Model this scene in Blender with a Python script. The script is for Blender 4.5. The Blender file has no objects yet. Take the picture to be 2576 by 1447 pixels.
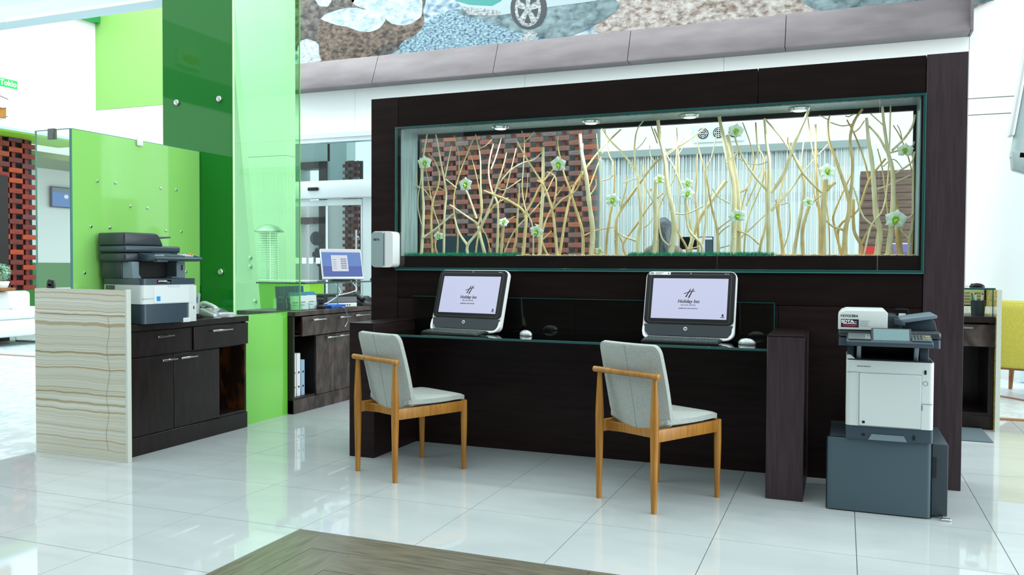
import bpy, bmesh, math, random
from mathutils import Vector, Matrix
random.seed(7)
scene = bpy.context.scene
COL = scene.collection

# ---------------------------------------------------------------- camera
W, H = 2576.0, 1447.0
CX, CY = W / 2, H / 2
CAMH = 1.2245
def _cam():
    v1 = Vector((-4030 - CX, 645 - CY)); v2 = Vector((2122 - CX, 674 - CY))
    f = math.sqrt(-(v1.x * v2.x + v1.y * v2.y))
    X = -Vector((v1.x, -v1.y, f)).normalized(); Y = Vector((v2.x, -v2.y, f)).normalized()
    Y = (Y - X * X.dot(Y)).normalized()
    Z = X.cross(Y)
    if Z.y < 0: Z = -Z
    return f, X, Y, Z
FPX, AX, AY, AZ = _cam()
right = Vector((AX.x, AY.x, AZ.x)); up = Vector((AX.y, AY.y, AZ.y)); fwd = Vector((AX.z, AY.z, AZ.z))
cam_data = bpy.data.cameras.new('camera'); cam = bpy.data.objects.new('camera', cam_data); COL.objects.link(cam)
cam_data.sensor_fit = 'HORIZONTAL'; cam_data.sensor_width = 36; cam_data.lens = FPX / W * 36
cam_data.clip_start = .05; cam_data.clip_end = 200
m = Matrix((right, up, -fwd)).transposed().to_4x4(); m.translation = (0, 0, CAMH)
cam.matrix_world = m
scene.camera = cam
def ray(x, y): return right * (x - CX) - up * (y - CY) + fwd * FPX
def onX(x, y, v): r = ray(x, y); return Vector((0, 0, CAMH)) + r * (v / r.x)
def onY(x, y, v): r = ray(x, y); return Vector((0, 0, CAMH)) + r * (v / r.y)
def onZ(x, y, v=0): r = ray(x, y); return Vector((0, 0, CAMH)) + r * ((v - CAMH) / r.z)

# ---------------------------------------------------------------- world, lights, exposure
world = bpy.data.worlds.new('sky'); scene.world = world; world.use_nodes = True
bg = world.node_tree.nodes['Background']
bg.inputs['Color'].default_value = (.88, .99, 1.0, 1); bg.inputs['Strength'].default_value = 1.05
scene.view_settings.view_transform = 'Standard'; scene.view_settings.look = 'None'
scene.view_settings.exposure = 0.85; scene.view_settings.gamma = 1; scene.view_settings.use_curve_mapping = False
def area(name, loc, rot, sx, sy, power, color=(1, 1, 1)):
    l = bpy.data.lights.new(name, 'AREA'); l.shape = 'RECTANGLE'; l.size = sx; l.size_y = sy; l.energy = power; l.color = color
    o = bpy.data.objects.new(name, l); COL.objects.link(o); o.location = loc; o.rotation_euler = rot
    return o
# glazed facade daylight on the right; unseen overhead fills added to brighten back walls
area('facade_daylight', (9.0, 4.5, 2.6), (0, math.radians(90), 0), 4.5, 9, 420, (.93, 1, 1))
area('lobby_wall_fill', (-4.5, 9.2, 6.5), (0, 0, 0), 9, 2.0, 130, (.93, 1, 1))
area('lounge_wall_fill', (-9.6, 7.0, 6.9), (0, 0, 0), 4, 5, 200, (.93, 1, 1))

# ---------------------------------------------------------------- materials
MATS = {}
def nodes_of(name):
    mt = bpy.data.materials.new(name); mt.use_nodes = True
    nt = mt.node_tree; b = nt.nodes['Principled BSDF']
    MATS[name] = mt
    return mt, nt, b
def srgb(r, g, b):
    f = lambda c: (c / 255 / 12.92) if c / 255 <= .04045 else ((c / 255 + .055) / 1.055) ** 2.4
    return (f(r), f(g), f(b), 1)
def mat(name, col, rough=.5, metal=0, spec=.5, coat=0, emit=0, bump=None):
    if name in MATS: return MATS[name]
    mt, nt, b = nodes_of(name)
    c = col if len(col) == 4 else (*col, 1)
    b.inputs['Base Color'].default_value = c; b.inputs['Roughness'].default_value = rough
    b.inputs['Metallic'].default_value = metal; b.inputs['Specular IOR Level'].default_value = spec
    b.inputs['Coat Weight'].default_value = coat; b.inputs['Coat Roughness'].default_value = .03
    if emit:
        b.inputs['Emission Color'].default_value = c; b.inputs['Emission Strength'].default_value = emit
    if bump:
        n = nt.nodes.new('ShaderNodeTexNoise'); n.inputs['Scale'].default_value = bump[0]
        bm_ = nt.nodes.new('ShaderNodeBump'); bm_.inputs['Strength'].default_value = bump[1]; bm_.inputs['Distance'].default_value = .002
        tc = nt.nodes.new('ShaderNodeTexCoord'); nt.links.new(tc.outputs['Object'], n.inputs['Vector'])
        nt.links.new(n.outputs['Fac'], bm_.inputs['Height']); nt.links.new(bm_.outputs['Normal'], b.inputs['Normal'])
    return mt
def grain(name, c1, c2, scale, stretch, rough=.4, spec=.5, detail=6, bump=0, lo=.35, hi=.65, coat=0, distort=0, coord='Object', rvar=0):
    """noise stretched along an axis, two colours"""
    mt, nt, b = nodes_of(name); L = nt.links.new; N = nt.nodes.new
    tc = N('ShaderNodeTexCoord'); mp = N('ShaderNodeMapping'); mp.inputs['Scale'].default_value = stretch
    n = N('ShaderNodeTexNoise'); n.inputs['Scale'].default_value = scale; n.inputs['Detail'].default_value = detail; n.inputs['Distortion'].default_value = distort
    r = N('ShaderNodeValToRGB'); r.color_ramp.elements[0].position = lo; r.color_ramp.elements[1].position = hi
    r.color_ramp.elements[0].color = c1; r.color_ramp.elements[1].color = c2
    src = N('ShaderNodeNewGeometry').outputs['Position'] if coord == 'World' else tc.outputs[coord]
    L(src, mp.inputs['Vector']); L(mp.outputs['Vector'], n.inputs['Vector']); L(n.outputs['Fac'], r.inputs['Fac']); L(r.outputs['Color'], b.inputs['Base Color'])
    b.inputs['Roughness'].default_value = rough; b.inputs['Specular IOR Level'].default_value = spec; b.inputs['Coat Weight'].default_value = coat; b.inputs['Coat Roughness'].default_value = .05
    if rvar:
        n2 = N('ShaderNodeTexNoise'); n2.inputs['Scale'].default_value = 3; n2.inputs['Detail'].default_value = 6
        mr = N('ShaderNodeMapRange'); mr.inputs['To Min'].default_value = rough - rvar; mr.inputs['To Max'].default_value = rough + rvar
        L(src, n2.inputs['Vector']); L(n2.outputs['Fac'], mr.inputs['Value']); L(mr.outputs['Result'], b.inputs['Roughness'])
    if bump:
        bm_ = N('ShaderNodeBump'); bm_.inputs['Strength'].default_value = bump; bm_.inputs['Distance'].default_value = .003
        L(n.outputs['Fac'], bm_.inputs['Height']); L(bm_.outputs['Normal'], b.inputs['Normal'])
    return mt
def glass(name, tint, ior=1.5, rough=0, extra=0):
    """thin clear sheet: tinted transmission and a mirror reflection by Fresnel"""
    mt = bpy.data.materials.new(name); mt.use_nodes = True; nt = mt.node_tree; nt.nodes.clear(); N = nt.nodes.new; L = nt.links.new
    o = N('ShaderNodeOutputMaterial'); mx = N('ShaderNodeMixShader'); t = N('ShaderNodeBsdfTransparent'); g = N('ShaderNodeBsdfGlossy'); f = N('ShaderNodeFresnel')
    t.inputs['Color'].default_value = (*tint, 1); g.inputs['Roughness'].default_value = rough; f.inputs['IOR'].default_value = ior
    g.inputs['Color'].default_value = (1, 1, 1, 1)
    ge = N('ShaderNodeNewGeometry'); iv = N('ShaderNodeMath'); iv.operation = 'SUBTRACT'; iv.inputs[0].default_value = 1; L(ge.outputs['Backfacing'], iv.inputs[1])
    ml = N('ShaderNodeMath'); ml.operation = 'MULTIPLY'; L(f.outputs['Fac'], ml.inputs[0]); L(iv.outputs[0], ml.inputs[1])   # the far face of a thin sheet adds no second mirror
    L(ml.outputs[0], mx.inputs['Fac']); L(t.outputs[0], mx.inputs[1]); L(g.outputs[0], mx.inputs[2]); L(mx.outputs[0], o.inputs['Surface'])
    MATS[name] = mt
    return mt

WHITE = mat('white_paint', (.86, .88, .88), .6)
SOFTWHITE = mat('satin_white', (.80, .83, .84), .35)
DARKWOOD = grain('dark_stained_wood', srgb(28, 19, 20), srgb(42, 30, 30), 3.0, (1, 1, 9), .36, .14, 8, .05, .3, .75, rvar=.08)
DARKWOODH = grain('dark_wood_horizontal_grain', srgb(24, 17, 17), srgb(32, 24, 23), 3.0, (1, 1, 9), .36, .10, 8, .05, .3, .75, rvar=.08)
DARKWOODV = grain('dark_wood_vertical_lit', srgb(48, 38, 43), srgb(64, 52, 57), 5.0, (14, 14, .8), .4, .3, 8, .05, .3, .75)  # lighter copy of the dark wood, paints the light from the right
CABWOOD = grain('espresso_cabinet_wood', srgb(22, 17, 17), srgb(38, 30, 29), 5.0, (6, 6, 1.2), .3, .4, 8, .04, .3, .75, rvar=.1)
WORNWOOD = grain('worn_cabinet_wood', srgb(46, 37, 35), srgb(98, 84, 78), 6.0, (2, 2, 1.1), .45, .4, 9, .04, .38, .8, distort=.6, rvar=.12)
RAWWOOD = grain('scuffed_brown_wood', srgb(30, 18, 12), srgb(120, 66, 22), 4.0, (3, 6, 1), .5, .3, 8, .05, .45, .75, distort=.8)
OAK = grain('honey_oak', srgb(144, 94, 28), srgb(176, 122, 46), 9.0, (6, 6, .6), .38, .45, 8, .05, .3, .7)
WALNUT = grain('walnut', srgb(126, 78, 44), srgb(166, 110, 66), 9.0, (6, 6, .6), .45, .4, 8, .05)
PLANK = grain('wood_look_tile', srgb(82, 79, 67), srgb(116, 111, 95), 3.5, (1.5, 14, 1), .28, .5, 9, .12, .3, .7)
FABRIC = grain('grey_woven_fabric', srgb(140, 147, 144), srgb(196, 202, 198), 480.0, (1, 1, 1), .9, .15, 3, .5, .35, .65)
TILE = grain('polished_white_tile', (.45, .495, .505, 1), (.51, .55, .56, 1), 1.6, (1, 2.5, 1), .035, .62, 8, 0, .3, .7, distort=1.2, coord='World')
GROUT = mat('tile_grout', srgb(120, 128, 126), .8)
MARBLE = grain('honed_pale_marble', (.50, .57, .61, 1), (.70, .75, .78, 1), 6, (1, 1, 1), .35, .5, 10, .1, .4, .62, distort=1.5)
LEATHER = mat('white_leather', (.84, .87, .88), .4)
CHROME = mat('polished_chrome', (.75, .77, .78), .12, 1)
STEEL = mat('brushed_steel', (.62, .65, .66), .3, 1)
ALU = mat('pale_anodised_aluminium', (.70, .76, .79), .35, .3)
BLACKP = mat('black_plastic', (.012, .013, .015), .35, 0, .3)
BLACKG = mat('glossy_black_plastic', (.008, .008, .010), .12, 0, .2)
DARKTRAY = mat('charcoal_plastic', srgb(42, 52, 60), .38)
BLUEGREY = mat('blue_grey_plastic', srgb(52, 68, 80), .36)
SLATE = mat('slate_grey_panel', srgb(64, 84, 94), .42)
SLATED = mat('dark_slate_panel', srgb(40, 54, 62), .45)
PRWHITE = mat('printer_white_plastic', srgb(205, 214, 214), .38)
PRGREY = mat('printer_grey_plastic', srgb(112, 130, 142), .4)
VENT = mat('vent_black', (.01, .012, .014), .6)
LIME = mat('lime_green_paint', srgb(150, 214, 62), .45)
GREENPAINT = mat('leaf_green_paint', srgb(126, 176, 90), .5)
GREENPANEL = mat('green_backpainted_glass', srgb(140, 206, 108), .07, 0, .55, .6)
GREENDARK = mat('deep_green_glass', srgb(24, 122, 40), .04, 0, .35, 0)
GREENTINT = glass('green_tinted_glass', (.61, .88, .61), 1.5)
CLEAR = glass('clear_glass', (.93, .985, .97), 1.5)
DISPGLASS = glass('display_case_glass', (.93, .98, .975), 1.5)
DESKGLASS = glass('smoked_desk_glass', (.16, .26, .25), 1.5)
TEAL = mat('glass_edge_teal', srgb(64, 128, 124), .12, 0, .6)
TEALD = mat('glass_edge_dark', srgb(30, 78, 76), .12, 0, .6)
BARK = grain('peeled_pale_branch', srgb(204, 188, 144), srgb(240, 228, 192), 26, (1, 1, .35), .6, .3, 6, .3, .3, .7)
BARKD = grain('tan_branch', srgb(194, 166, 110), srgb(232, 208, 158), 26, (1, 1, .35), .6, .3, 6, .3, .3, .7)
PETAL = mat('orchid_petal', srgb(238, 244, 226), .5)
PETALG = mat('orchid_green_throat', srgb(158, 214, 60), .5)
LIP = mat('orchid_orange_lip', srgb(206, 120, 36), .5)
GRASS = grain('artificial_grass', srgb(4, 92, 70), srgb(44, 170, 130), 60, (1, 1, 1), .6, .3)
CHIPS = grain('bark_chips', srgb(196, 160, 100), srgb(236, 220, 180), 90, (1, 1, 1), .8, .2)
BRICKS = [grain('red_wood_block_%s' % n, srgb(*a), srgb(*b_), 8, (1, 1, 6), .42, .4, 6, .08) for n, a, b_ in
          (('brown', (92, 34, 30), (114, 48, 42)), ('brick', (118, 38, 28), (142, 50, 36)), ('orange', (150, 56, 26), (176, 74, 36)), ('plum', (84, 44, 48), (108, 62, 64)))]
HOLE = mat('dark_backing', srgb(26, 34, 36), .6)
HOLEP = mat('hazed_backing', srgb(138, 160, 160), .6)  # pale tone paints the display glass haze into the weave holes
BRICKP = [grain('hazed_wood_block_%s' % n, srgb(*a), srgb(*b_), 8, (1, 1, 6), .42, .4, 6, .08) for n, a, b_ in
          (('brown', (124, 90, 84), (142, 104, 98)), ('brick', (136, 86, 76), (154, 102, 90)), ('orange', (156, 92, 72), (174, 108, 88)), ('plum', (114, 96, 98), (134, 116, 118)))]  # muted copies of the red blocks, display glass haze painted into the colour
CURTAIN = mat('white_string_curtain', (.82, .88, .88), .7)
TAUPE = grain('taupe_frame', srgb(94, 86, 90), srgb(108, 100, 104), 2, (1, 1, 4), .35, .5, 5, 0)
YELLOW = grain('yellow_upholstery', srgb(180, 170, 70), srgb(206, 198, 98), 180, (1, 1, 1), .85, .2, 3, .4)
INK = mat('black_ink', (.006, .006, .008), .5)
WHITEINK = mat('white_print', (.85, .87, .88), .5)
REDINK = mat('red_print', srgb(214, 44, 44), .5)
ORANGE = mat('orange_key', srgb(236, 150, 40), .4)
CYANK = mat('green_blue_key', srgb(40, 170, 180), .4)
BLUEP = mat('blue_print', srgb(40, 140, 214), .4)
LCD = mat('grey_lcd', srgb(104, 136, 140), .15)
def screen_mat(name, col, s=.9):
    mt, nt, b = nodes_of(name)
    b.inputs['Base Color'].default_value = (.02, .02, .02, 1); b.inputs['Emission Color'].default_value = col; b.inputs['Emission Strength'].default_value = s
    b.inputs['Roughness'].default_value = .15
    return mt
SCREEN = screen_mat('lit_pale_screen', srgb(196, 202, 232), .52)
SCRBLUE = screen_mat('lit_blue_screen', srgb(84, 124, 196), .5)
SCRDEEP = screen_mat('lit_deep_blue_screen', srgb(58, 84, 168), .5)
SCRWHITE = screen_mat('lit_white_window', srgb(214, 220, 232), .5)
TVBLUE = screen_mat('lit_tv_blue', srgb(24, 110, 190), .45)
def onyx():
    mt, nt, b = nodes_of('banded_onyx'); L = nt.links.new; N = nt.nodes.new
    tc = N('ShaderNodeTexCoord'); mp = N('ShaderNodeMapping'); mp.inputs['Scale'].default_value = (1, 1, 1)
    n = N('ShaderNodeTexNoise'); n.inputs['Scale'].default_value = 2.6; n.inputs['Detail'].default_value = 7; n.inputs['Roughness'].default_value = .5
    sx = N('ShaderNodeSeparateXYZ'); L(tc.outputs['Object'], mp.inputs['Vector']); L(mp.outputs['Vector'], n.inputs['Vector']); L(mp.outputs['Vector'], sx.inputs['Vector'])
    ma = N('ShaderNodeMath'); ma.operation = 'MULTIPLY_ADD'; ma.inputs[1].default_value = .06; L(n.outputs['Fac'], ma.inputs[0]); L(sx.outputs['Z'], ma.inputs[2])
    n1 = N('ShaderNodeTexNoise'); n1.noise_dimensions = '1D'; n1.inputs['Scale'].default_value = 38; n1.inputs['Detail'].default_value = 5; n1.inputs['Roughness'].default_value = .62
    L(ma.outputs[0], n1.inputs['W'])
    r = N('ShaderNodeValToRGB'); e = r.color_ramp.elements
    e[0].position = .26; e[0].color = srgb(140, 112, 66); e[1].position = .72; e[1].color = srgb(204, 206, 194)
    for p, c in ((.36, srgb(170, 158, 124)), (.43, srgb(192, 188, 166)), (.5, srgb(204, 206, 192)), (.55, srgb(182, 178, 156)), (.61, srgb(208, 211, 202))):
        q = e.new(p); q.color = c
    L(n1.outputs['Fac'], r.inputs['Fac']); L(r.outputs['Color'], b.inputs['Base Color'])
    b.inputs['Roughness'].default_value = .12; b.inputs['Specular IOR Level'].default_value = .5
    return mt
ONYX = onyx()
ONYXG = grain('amber_onyx_edge', srgb(196, 150, 40), srgb(232, 216, 150), 14, (1, 1, 4), .2, .5)
def pebble(name, c1, c2, scale):
    c1 = tuple(v * .46 for v in c1[:3]) + (1,); c2 = tuple(v * .6 for v in c2[:3]) + (1,)
    return grain(name, c1, c2, scale * 1.6, (1, 1, 1.6), .5, .3, 12, 0, .32, .68, distort=.35)

# ---------------------------------------------------------------- mesh helpers
class B:
    def __init__(s): s.bm = bmesh.new()
    def _mi(s, f0, mi):
        if mi:
            for f in list(s.bm.faces)[f0:]: f.material_index = mi
    def box(s, x0, x1, y0, y1, z0, z1, bev=0, seg=2, mi=0, axis=None, M=None):
        t = bmesh.new()
        vs = [t.verts.new((x, y, z)) for x in (x0, x1) for y in (y0, y1) for z in (z0, z1)]
        for q in ((0, 1, 3, 2), (4, 6, 7, 5), (0, 4, 5, 1), (2, 3, 7, 6), (0, 2, 6, 4), (1, 5, 7, 3)): t.faces.new([vs[i] for i in q])
        if bev:
            es = t.edges[:] if axis is None else [e for e in t.edges if abs((e.verts[1].co - e.verts[0].co).normalized()[axis]) > .9]
            bmesh.ops.bevel(t, geom=es, offset=bev, segments=seg, affect='EDGES', profile=.5)
        s.add(t, mi, M); return s
    def add(s, t, mi=0, M=None):
        if M is not None: bmesh.ops.transform(t, matrix=M, verts=t.verts)
        mp = {}
        for v in t.verts: mp[v] = s.bm.verts.new(v.co)
        for f in t.faces:
            try: nf = s.bm.faces.new([mp[v] for v in f.verts]); nf.material_index = mi if mi else f.material_index
            except ValueError: pass
        t.free()
    def prism(s, pts, axis, a0, a1, bev=0, seg=2, mi=0, M=None, capbev=False):
        """pts 2-D outline (CCW) in the two other axes, extruded along axis"""
        t = bmesh.new()
        def mk(p, a):
            if axis == 0: return (a, p[0], p[1])
            if axis == 1: return (p[0], a, p[1])
            return (p[0], p[1], a)
        lo = [t.verts.new(mk(p, a0)) for p in pts]; hi = [t.verts.new(mk(p, a1)) for p in pts]; n = len(pts)
        t.faces.new(lo[::-1]); t.faces.new(hi)
        for i in range(n): t.faces.new((lo[i], lo[(i + 1) % n], hi[(i + 1) % n], hi[i]))
        bmesh.ops.recalc_face_normals(t, faces=t.faces)
        if bev: bmesh.ops.bevel(t, geom=t.edges[:], offset=bev, segments=seg, affect='EDGES', profile=.5)
        s.add(t, mi, M); return s
    def tube(s, pts, radii, n=8, mi=0, cap=True, M=None):
        t = bmesh.new(); pts = [Vector(p) for p in pts]
        if not hasattr(radii, '__len__'): radii = [radii] * len(pts)
        rings = []; ref = None
        for i, p in enumerate(pts):
            d = (pts[min(i + 1, len(pts) - 1)] - pts[max(i - 1, 0)]).normalized()
            if ref is None: ref = Vector((1, 0, 0)) if abs(d.x) < .8 else Vector((0, 1, 0))
            u = (ref - d * ref.dot(d)).normalized(); ref = u; v = d.cross(u)
            rings.append([t.verts.new(p + (u * math.cos(a) + v * math.sin(a)) * radii[i]) for a in [2 * math.pi * k / n for k in range(n)]])
        for a, b_ in zip(rings, rings[1:]):
            for k in range(n): t.faces.new((a[k], a[(k + 1) % n], b_[(k + 1) % n], b_[k]))
        if cap: t.faces.new(rings[0][::-1]); t.faces.new(rings[-1])
        s.add(t, mi, M); return s
    def cyl(s, p0, p1, r0, r1=None, n=16, mi=0, M=None): return s.tube([p0, p1], [r0, r0 if r1 is None else r1], n, mi, True, M)
    def lathe(s, prof, n=20, c=(0, 0, 0), mi=0, M=None):
        t = bmesh.new(); rings = []
        for r, z in prof: rings.append([t.verts.new((c[0] + max(r, 1e-4) * math.cos(2 * math.pi * k / n), c[1] + max(r, 1e-4) * math.sin(2 * math.pi * k / n), c[2] + z)) for k in range(n)])
        for a, b_ in zip(rings, rings[1:]):
            for k in range(n): t.faces.new((a[k], a[(k + 1) % n], b_[(k + 1) % n], b_[k]))
        t.faces.new(rings[0][::-1]); t.faces.new(rings[-1])
        bmesh.ops.recalc_face_normals(t, faces=t.faces)
        s.add(t, mi, M); return s
    def ball(s, c, r, seg=12, rings=8, mi=0, sc=(1, 1, 1)):
        t = bmesh.new(); bmesh.ops.create_uvsphere(t, u_segments=seg, v_segments=rings, radius=r)
        s.add(t, mi, Matrix.Translation(c) @ Matrix.Diagonal((*sc, 1))); return s
    def face(s, pts, mi=0):
        f = s.bm.faces.new([s.bm.verts.new(p) for p in pts]); f.material_index = mi; return s
    def mesh(s, name, mats, ang=38):
        for f in s.bm.faces: f.smooth = True
        s.bm.normal_update()
        for e in s.bm.edges:
            if len(e.link_faces) == 2: e.smooth = e.calc_face_angle(0) < math.radians(ang)
        me = bpy.data.meshes.new(name); s.bm.to_mesh(me); s.bm.free()
        for mt in (mats if isinstance(mats, (list, tuple)) else [mats]): me.materials.append(mt)
        return me
    def done(s, name, mats, parent=None, loc=None, rot=None, ang=38):
        return link(name, s.mesh(name, mats, ang), parent, loc, rot)
def link(name, me, parent=None, loc=None, rot=None):
    o = bpy.data.objects.new(name, me); COL.objects.link(o)
    if parent: o.parent = parent
    if loc is not None: o.location = loc
    if rot is not None: o.rotation_euler = rot
    return o
def tag(o, label, cat, group=None, kind=None):
    if label: o['label'] = label
    if cat: o['category'] = cat
    if group: o['group'] = group
    if kind: o['kind'] = kind
    return o
def thing(name, label, cat, loc=(0, 0, 0), rz=0, group=None, kind=None):
    o = bpy.data.objects.new(name, None); COL.objects.link(o); o.empty_display_size = .05
    o.location = loc; o.rotation_euler = (0, 0, rz)
    return tag(o, label, cat, group, kind)
def struct(name, label, cat='wall', loc=(0, 0, 0)): return thing(name, label, cat, loc, 0, None, 'structure')
def copy_tree(o, parent=None):
    c = o.copy(); COL.objects.link(c); c.parent = parent
    for ch in list(o.children): copy_tree(ch, c)
    return c
def text(name, s, size, mt, parent, loc, rot, shear=0, align='CENTER', sx=1, bold=0, extrude=.0004, spacing=1):
    cu = bpy.data.curves.new('t', 'FONT'); cu.body = s; cu.size = size; cu.shear = shear; cu.align_x = align; cu.align_y = 'CENTER'
    cu.offset = bold; cu.extrude = extrude; cu.resolution_u = 3; cu.space_character = spacing
    ob = bpy.data.objects.new('t', cu); COL.objects.link(ob)
    me = bpy.data.meshes.new_from_object(ob); bpy.data.objects.remove(ob); me.materials.clear(); me.materials.append(mt)
    o = link(name, me, parent, loc, rot); o.scale = (sx, 1, 1)
    return o
def spline(pts, n=4):
    """Catmull-Rom through pts, returns list"""
    P = [Vector(p) for p in pts]
    if len(P) < 3: return [P[0].lerp(P[1], k / n) for k in range(n + 1)]
    out = []
    for i in range(len(P) - 1):
        p0 = P[max(i - 1, 0)]; p1 = P[i]; p2 = P[i + 1]; p3 = P[min(i + 2, len(P) - 1)]
        for k in range(n):
            t = k / n
            out.append(.5 * ((2 * p1) + (p2 - p0) * t + (2 * p0 - 5 * p1 + 4 * p2 - p3) * t * t + (3 * p1 - p0 - 3 * p2 + p3) * t ** 3))
    out.append(P[-1]); return out
R = math.radians
FACE_CAM = (R(90), 0, 0)          # upright lettering facing -Y
FACE_RIGHT = (R(90), 0, R(90))    # upright lettering facing +X
# ================================================================ the setting
# ---- floor: grout bed, white tiles and a wood-look field laid in nested frames
fb = B(); fb.box(-14, 8, -4, 18, -.06, -.006)
floor = tag(fb.done('floor', GROUT), 'polished white tiled lobby floor', 'floor', kind='structure')
TS = .6; TX0, TY0 = -2.330, 3.225
tb = B(); tb.box(0, TS - .0035, 0, TS - .0035, -.012, 0)
tile_me = tb.mesh('floor_tile', TILE)
for i in range(-7, 8):
    for j in range(-3, 13):
        x, y = TX0 + i * TS, TY0 + j * TS
        if j < 0 and i >= 0: continue
        if x < -5.4 and y > 3.0: continue
        link('floor_tile', tile_me, floor, (x, y, 0))
def plank(x0, x1, y0, y1):
    L_ = max(x1 - x0, y1 - y0); w = min(x1 - x0, y1 - y0)
    pb = B(); pb.box(0, L_ - .003, 0, w - .003, -.012, -.001)
    o = pb.done('floor_plank', PLANK, floor, (x0, y0, 0))
    if y1 - y0 > x1 - x0: o.rotation_euler = (0, 0, R(90)); o.location = (x1, y0, 0)
PW = .2
for k in range(5):
    yt = TY0 - k * PW; xl = TX0 + k * PW
    for q in range(2): plank(xl, xl + PW, yt - 1.2 * (q + 1) , yt - 1.2 * q)
    off = (k % 2) * .45
    xs = xl + PW
    while xs < 1.6:
        xe = xs + (1.2 if xs > xl + PW + .01 or k % 2 == 0 else .75)
        plank(xs, xe, yt - PW, yt); xs = xe
tag(B().box(-13.8, -4.88, 3.225, 15, -.005, .002).done('floor_marble', MARBLE), 'bright honed marble floor of the lounge beyond the banded stone counter end', 'floor', kind='structure')
tag(B().box(-4.85, 6, 11.0, 17.5, -.005, 0).done('floor_porch', MARBLE), 'pale paving outside the glass entrance', 'floor', kind='structure')

# ---- back wall with joints, mural above
wall = struct('wall_back', 'white panelled back wall of the lobby under the big mural', 'wall', (0, 10.7, 0))
seams = [-11.86, -9.4, -6.746, -4.065, -1.418, 1.28, 3.95, 6.6]
for a, b_ in zip(seams, seams[1:]):
    B().box(a + .002, b_ - .002, 0, .12, 3.14, 6.9).done('wall_panel', WHITE, wall)
for a, b_, z0, z1 in ((-11.86, -9.4, 0, 3.13), (-9.4, -7.98, 0, 2.62), (-9.4, -7.98, 2.63, 3.13), (-6.40, -4.065, 0, 3.13), (-4.065, -1.418, 0, 3.13), (-1.418, 1.28, 0, 3.13), (1.28, 3.95, 0, 2.945), (1.28, 3.95, 2.955, 3.13), (3.95, 6.6, 0, 2.945), (3.95, 6.6, 2.955, 3.13)):
    B().box(a + .002, b_ - .002, 0, .12, z0, z1).done('wall_panel', WHITE, wall)
B().box(-11.86, -7.98, .06, .13, 0, 6.2).box(-6.4, 6.6, .06, .13, 0, 6.2).box(-7.98, -6.4, .06, .13, 3.14, 6.2).done('wall_core', mat('joint_grey', (.45, .5, .5), .8), wall)

# ---- far left: lounge bulkhead, lime soffit, wall with the green rectangle, ceiling beam
B().box(-11.86, -10.3, -.012, 0, 3.845, 5.585).done('green_rectangle', GREENPAINT, wall)
bl = struct('wall_left', 'white bulkhead above the woven red timber screen', 'wall', (-11.86, 7.5, 3.27))
B().box(-.9, 0, -4.2, 3.2, .04, 3.6).done('bulkhead_face', WHITE, bl)
B().box(-.9, .004, -4.2, 3.2, .0, .04).done('bulkhead_rim', mat('pale_blue_trim', srgb(170, 190, 210), .5), bl)
B().box(-.9, -.03, -4.2, 3.2, -.02, .0).done('soffit', LIME, bl)
wf = struct('wall_far', 'far white lounge wall with a low green band', 'wall', (-14.2, 11, 0))
B().box(-.2, 0, -6, 4, 1.25, 4.6).done('wall_face', WHITE, wf)
B().box(-.2, .01, -6, 4, 0, 1.25).done('green_band', mat('mid_green_paint', srgb(50, 130, 46), .4), wf)
B().box(.0, 1.4, -1.5, 3.2, 3.05, 3.15).done('shaded_soffit', mat('shaded_lime_paint', srgb(120, 140, 84), .6), wf)  # olive tone paints the shading on this part of the ceiling
cb = struct('ceiling_beam', 'pale stepped ceiling beam over the lounge', 'ceiling', (-8.5, 6.5, 3.86))
B().box(-3, 2.4, 0, .22, 0, .16).done('beam_lower', mat('pale_blue_white', srgb(206, 228, 236), .5), cb)
B().box(-3, 2.4, .03, .5, .16, 1.4).done('beam_upper', mat('pale_blue_white2', srgb(188, 216, 228), .5), cb)
B().box(.0, 2.4, -.012, 0, -.005, .02).done('beam_lip', WHITE, cb)
gp = tag(B().box(-11.84, -11.74, 9.7, 10.68, 5.3, 5.6).done('clerestory_strip', mat('clerestory_green', srgb(30, 140, 70), .2)), 'small dark green glass strip high beside the green painted rectangle', 'window')

# ---- unseen dark wall added behind the viewpoint to darken reflections; bulkhead with exit sign
wfr = struct('wall_reflection_dark', 'unseen dark brown wall added behind the viewpoint to darken reflections', 'wall', (-2, -4.2, 0))
FRW = grain('reflection_dark_brown', srgb(58, 48, 44), srgb(76, 64, 58), 2, (1, 1, 5), .6, .3)
for k in range(8): B().box(-10 + k * 2.5 + .01, -7.5 + k * 2.5 - .01, -.1, 0, 0, 6.2).done('wall_panel', FRW, wfr)
v1, v2, v3 = onX(406, 47, -6.6), onX(486, 190, -6.6), onX(471, 152, -6.6)      # mirrored in the deep green pane at Y = 5.045
bk_ = struct('ceiling_bulkhead', 'white dropped ceiling bulkhead over the reception side', 'ceiling', (-6.6, 0, v2.z))
B().box(-1.2, 0, -3.9, 4.7, 0, v1.z - v2.z).done('drop', mat('bulkhead_white', (.75, .78, .76), .6), bk_)
es = thing('exit_sign', 'white exit sign with orange lettering on the dropped bulkhead', 'sign', (-6.598, 10.09 - v3.y, v3.z))
B().box(0, .05, -.15, .17, -.085, .10, .004, 1).done('case', mat('sign_face_white', (.9, .9, .8), .4), es)
text('lettering', 'SALIDA', .125, mat('sign_orange', srgb(226, 130, 30), .5), es, (.052, .0, .0), FACE_RIGHT, bold=.002, sx=.62)
text('lettering', '>', .05, mat('sign_orange', srgb(226, 130, 30), .5), es, (.052, .14, .02), FACE_RIGHT)
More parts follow.
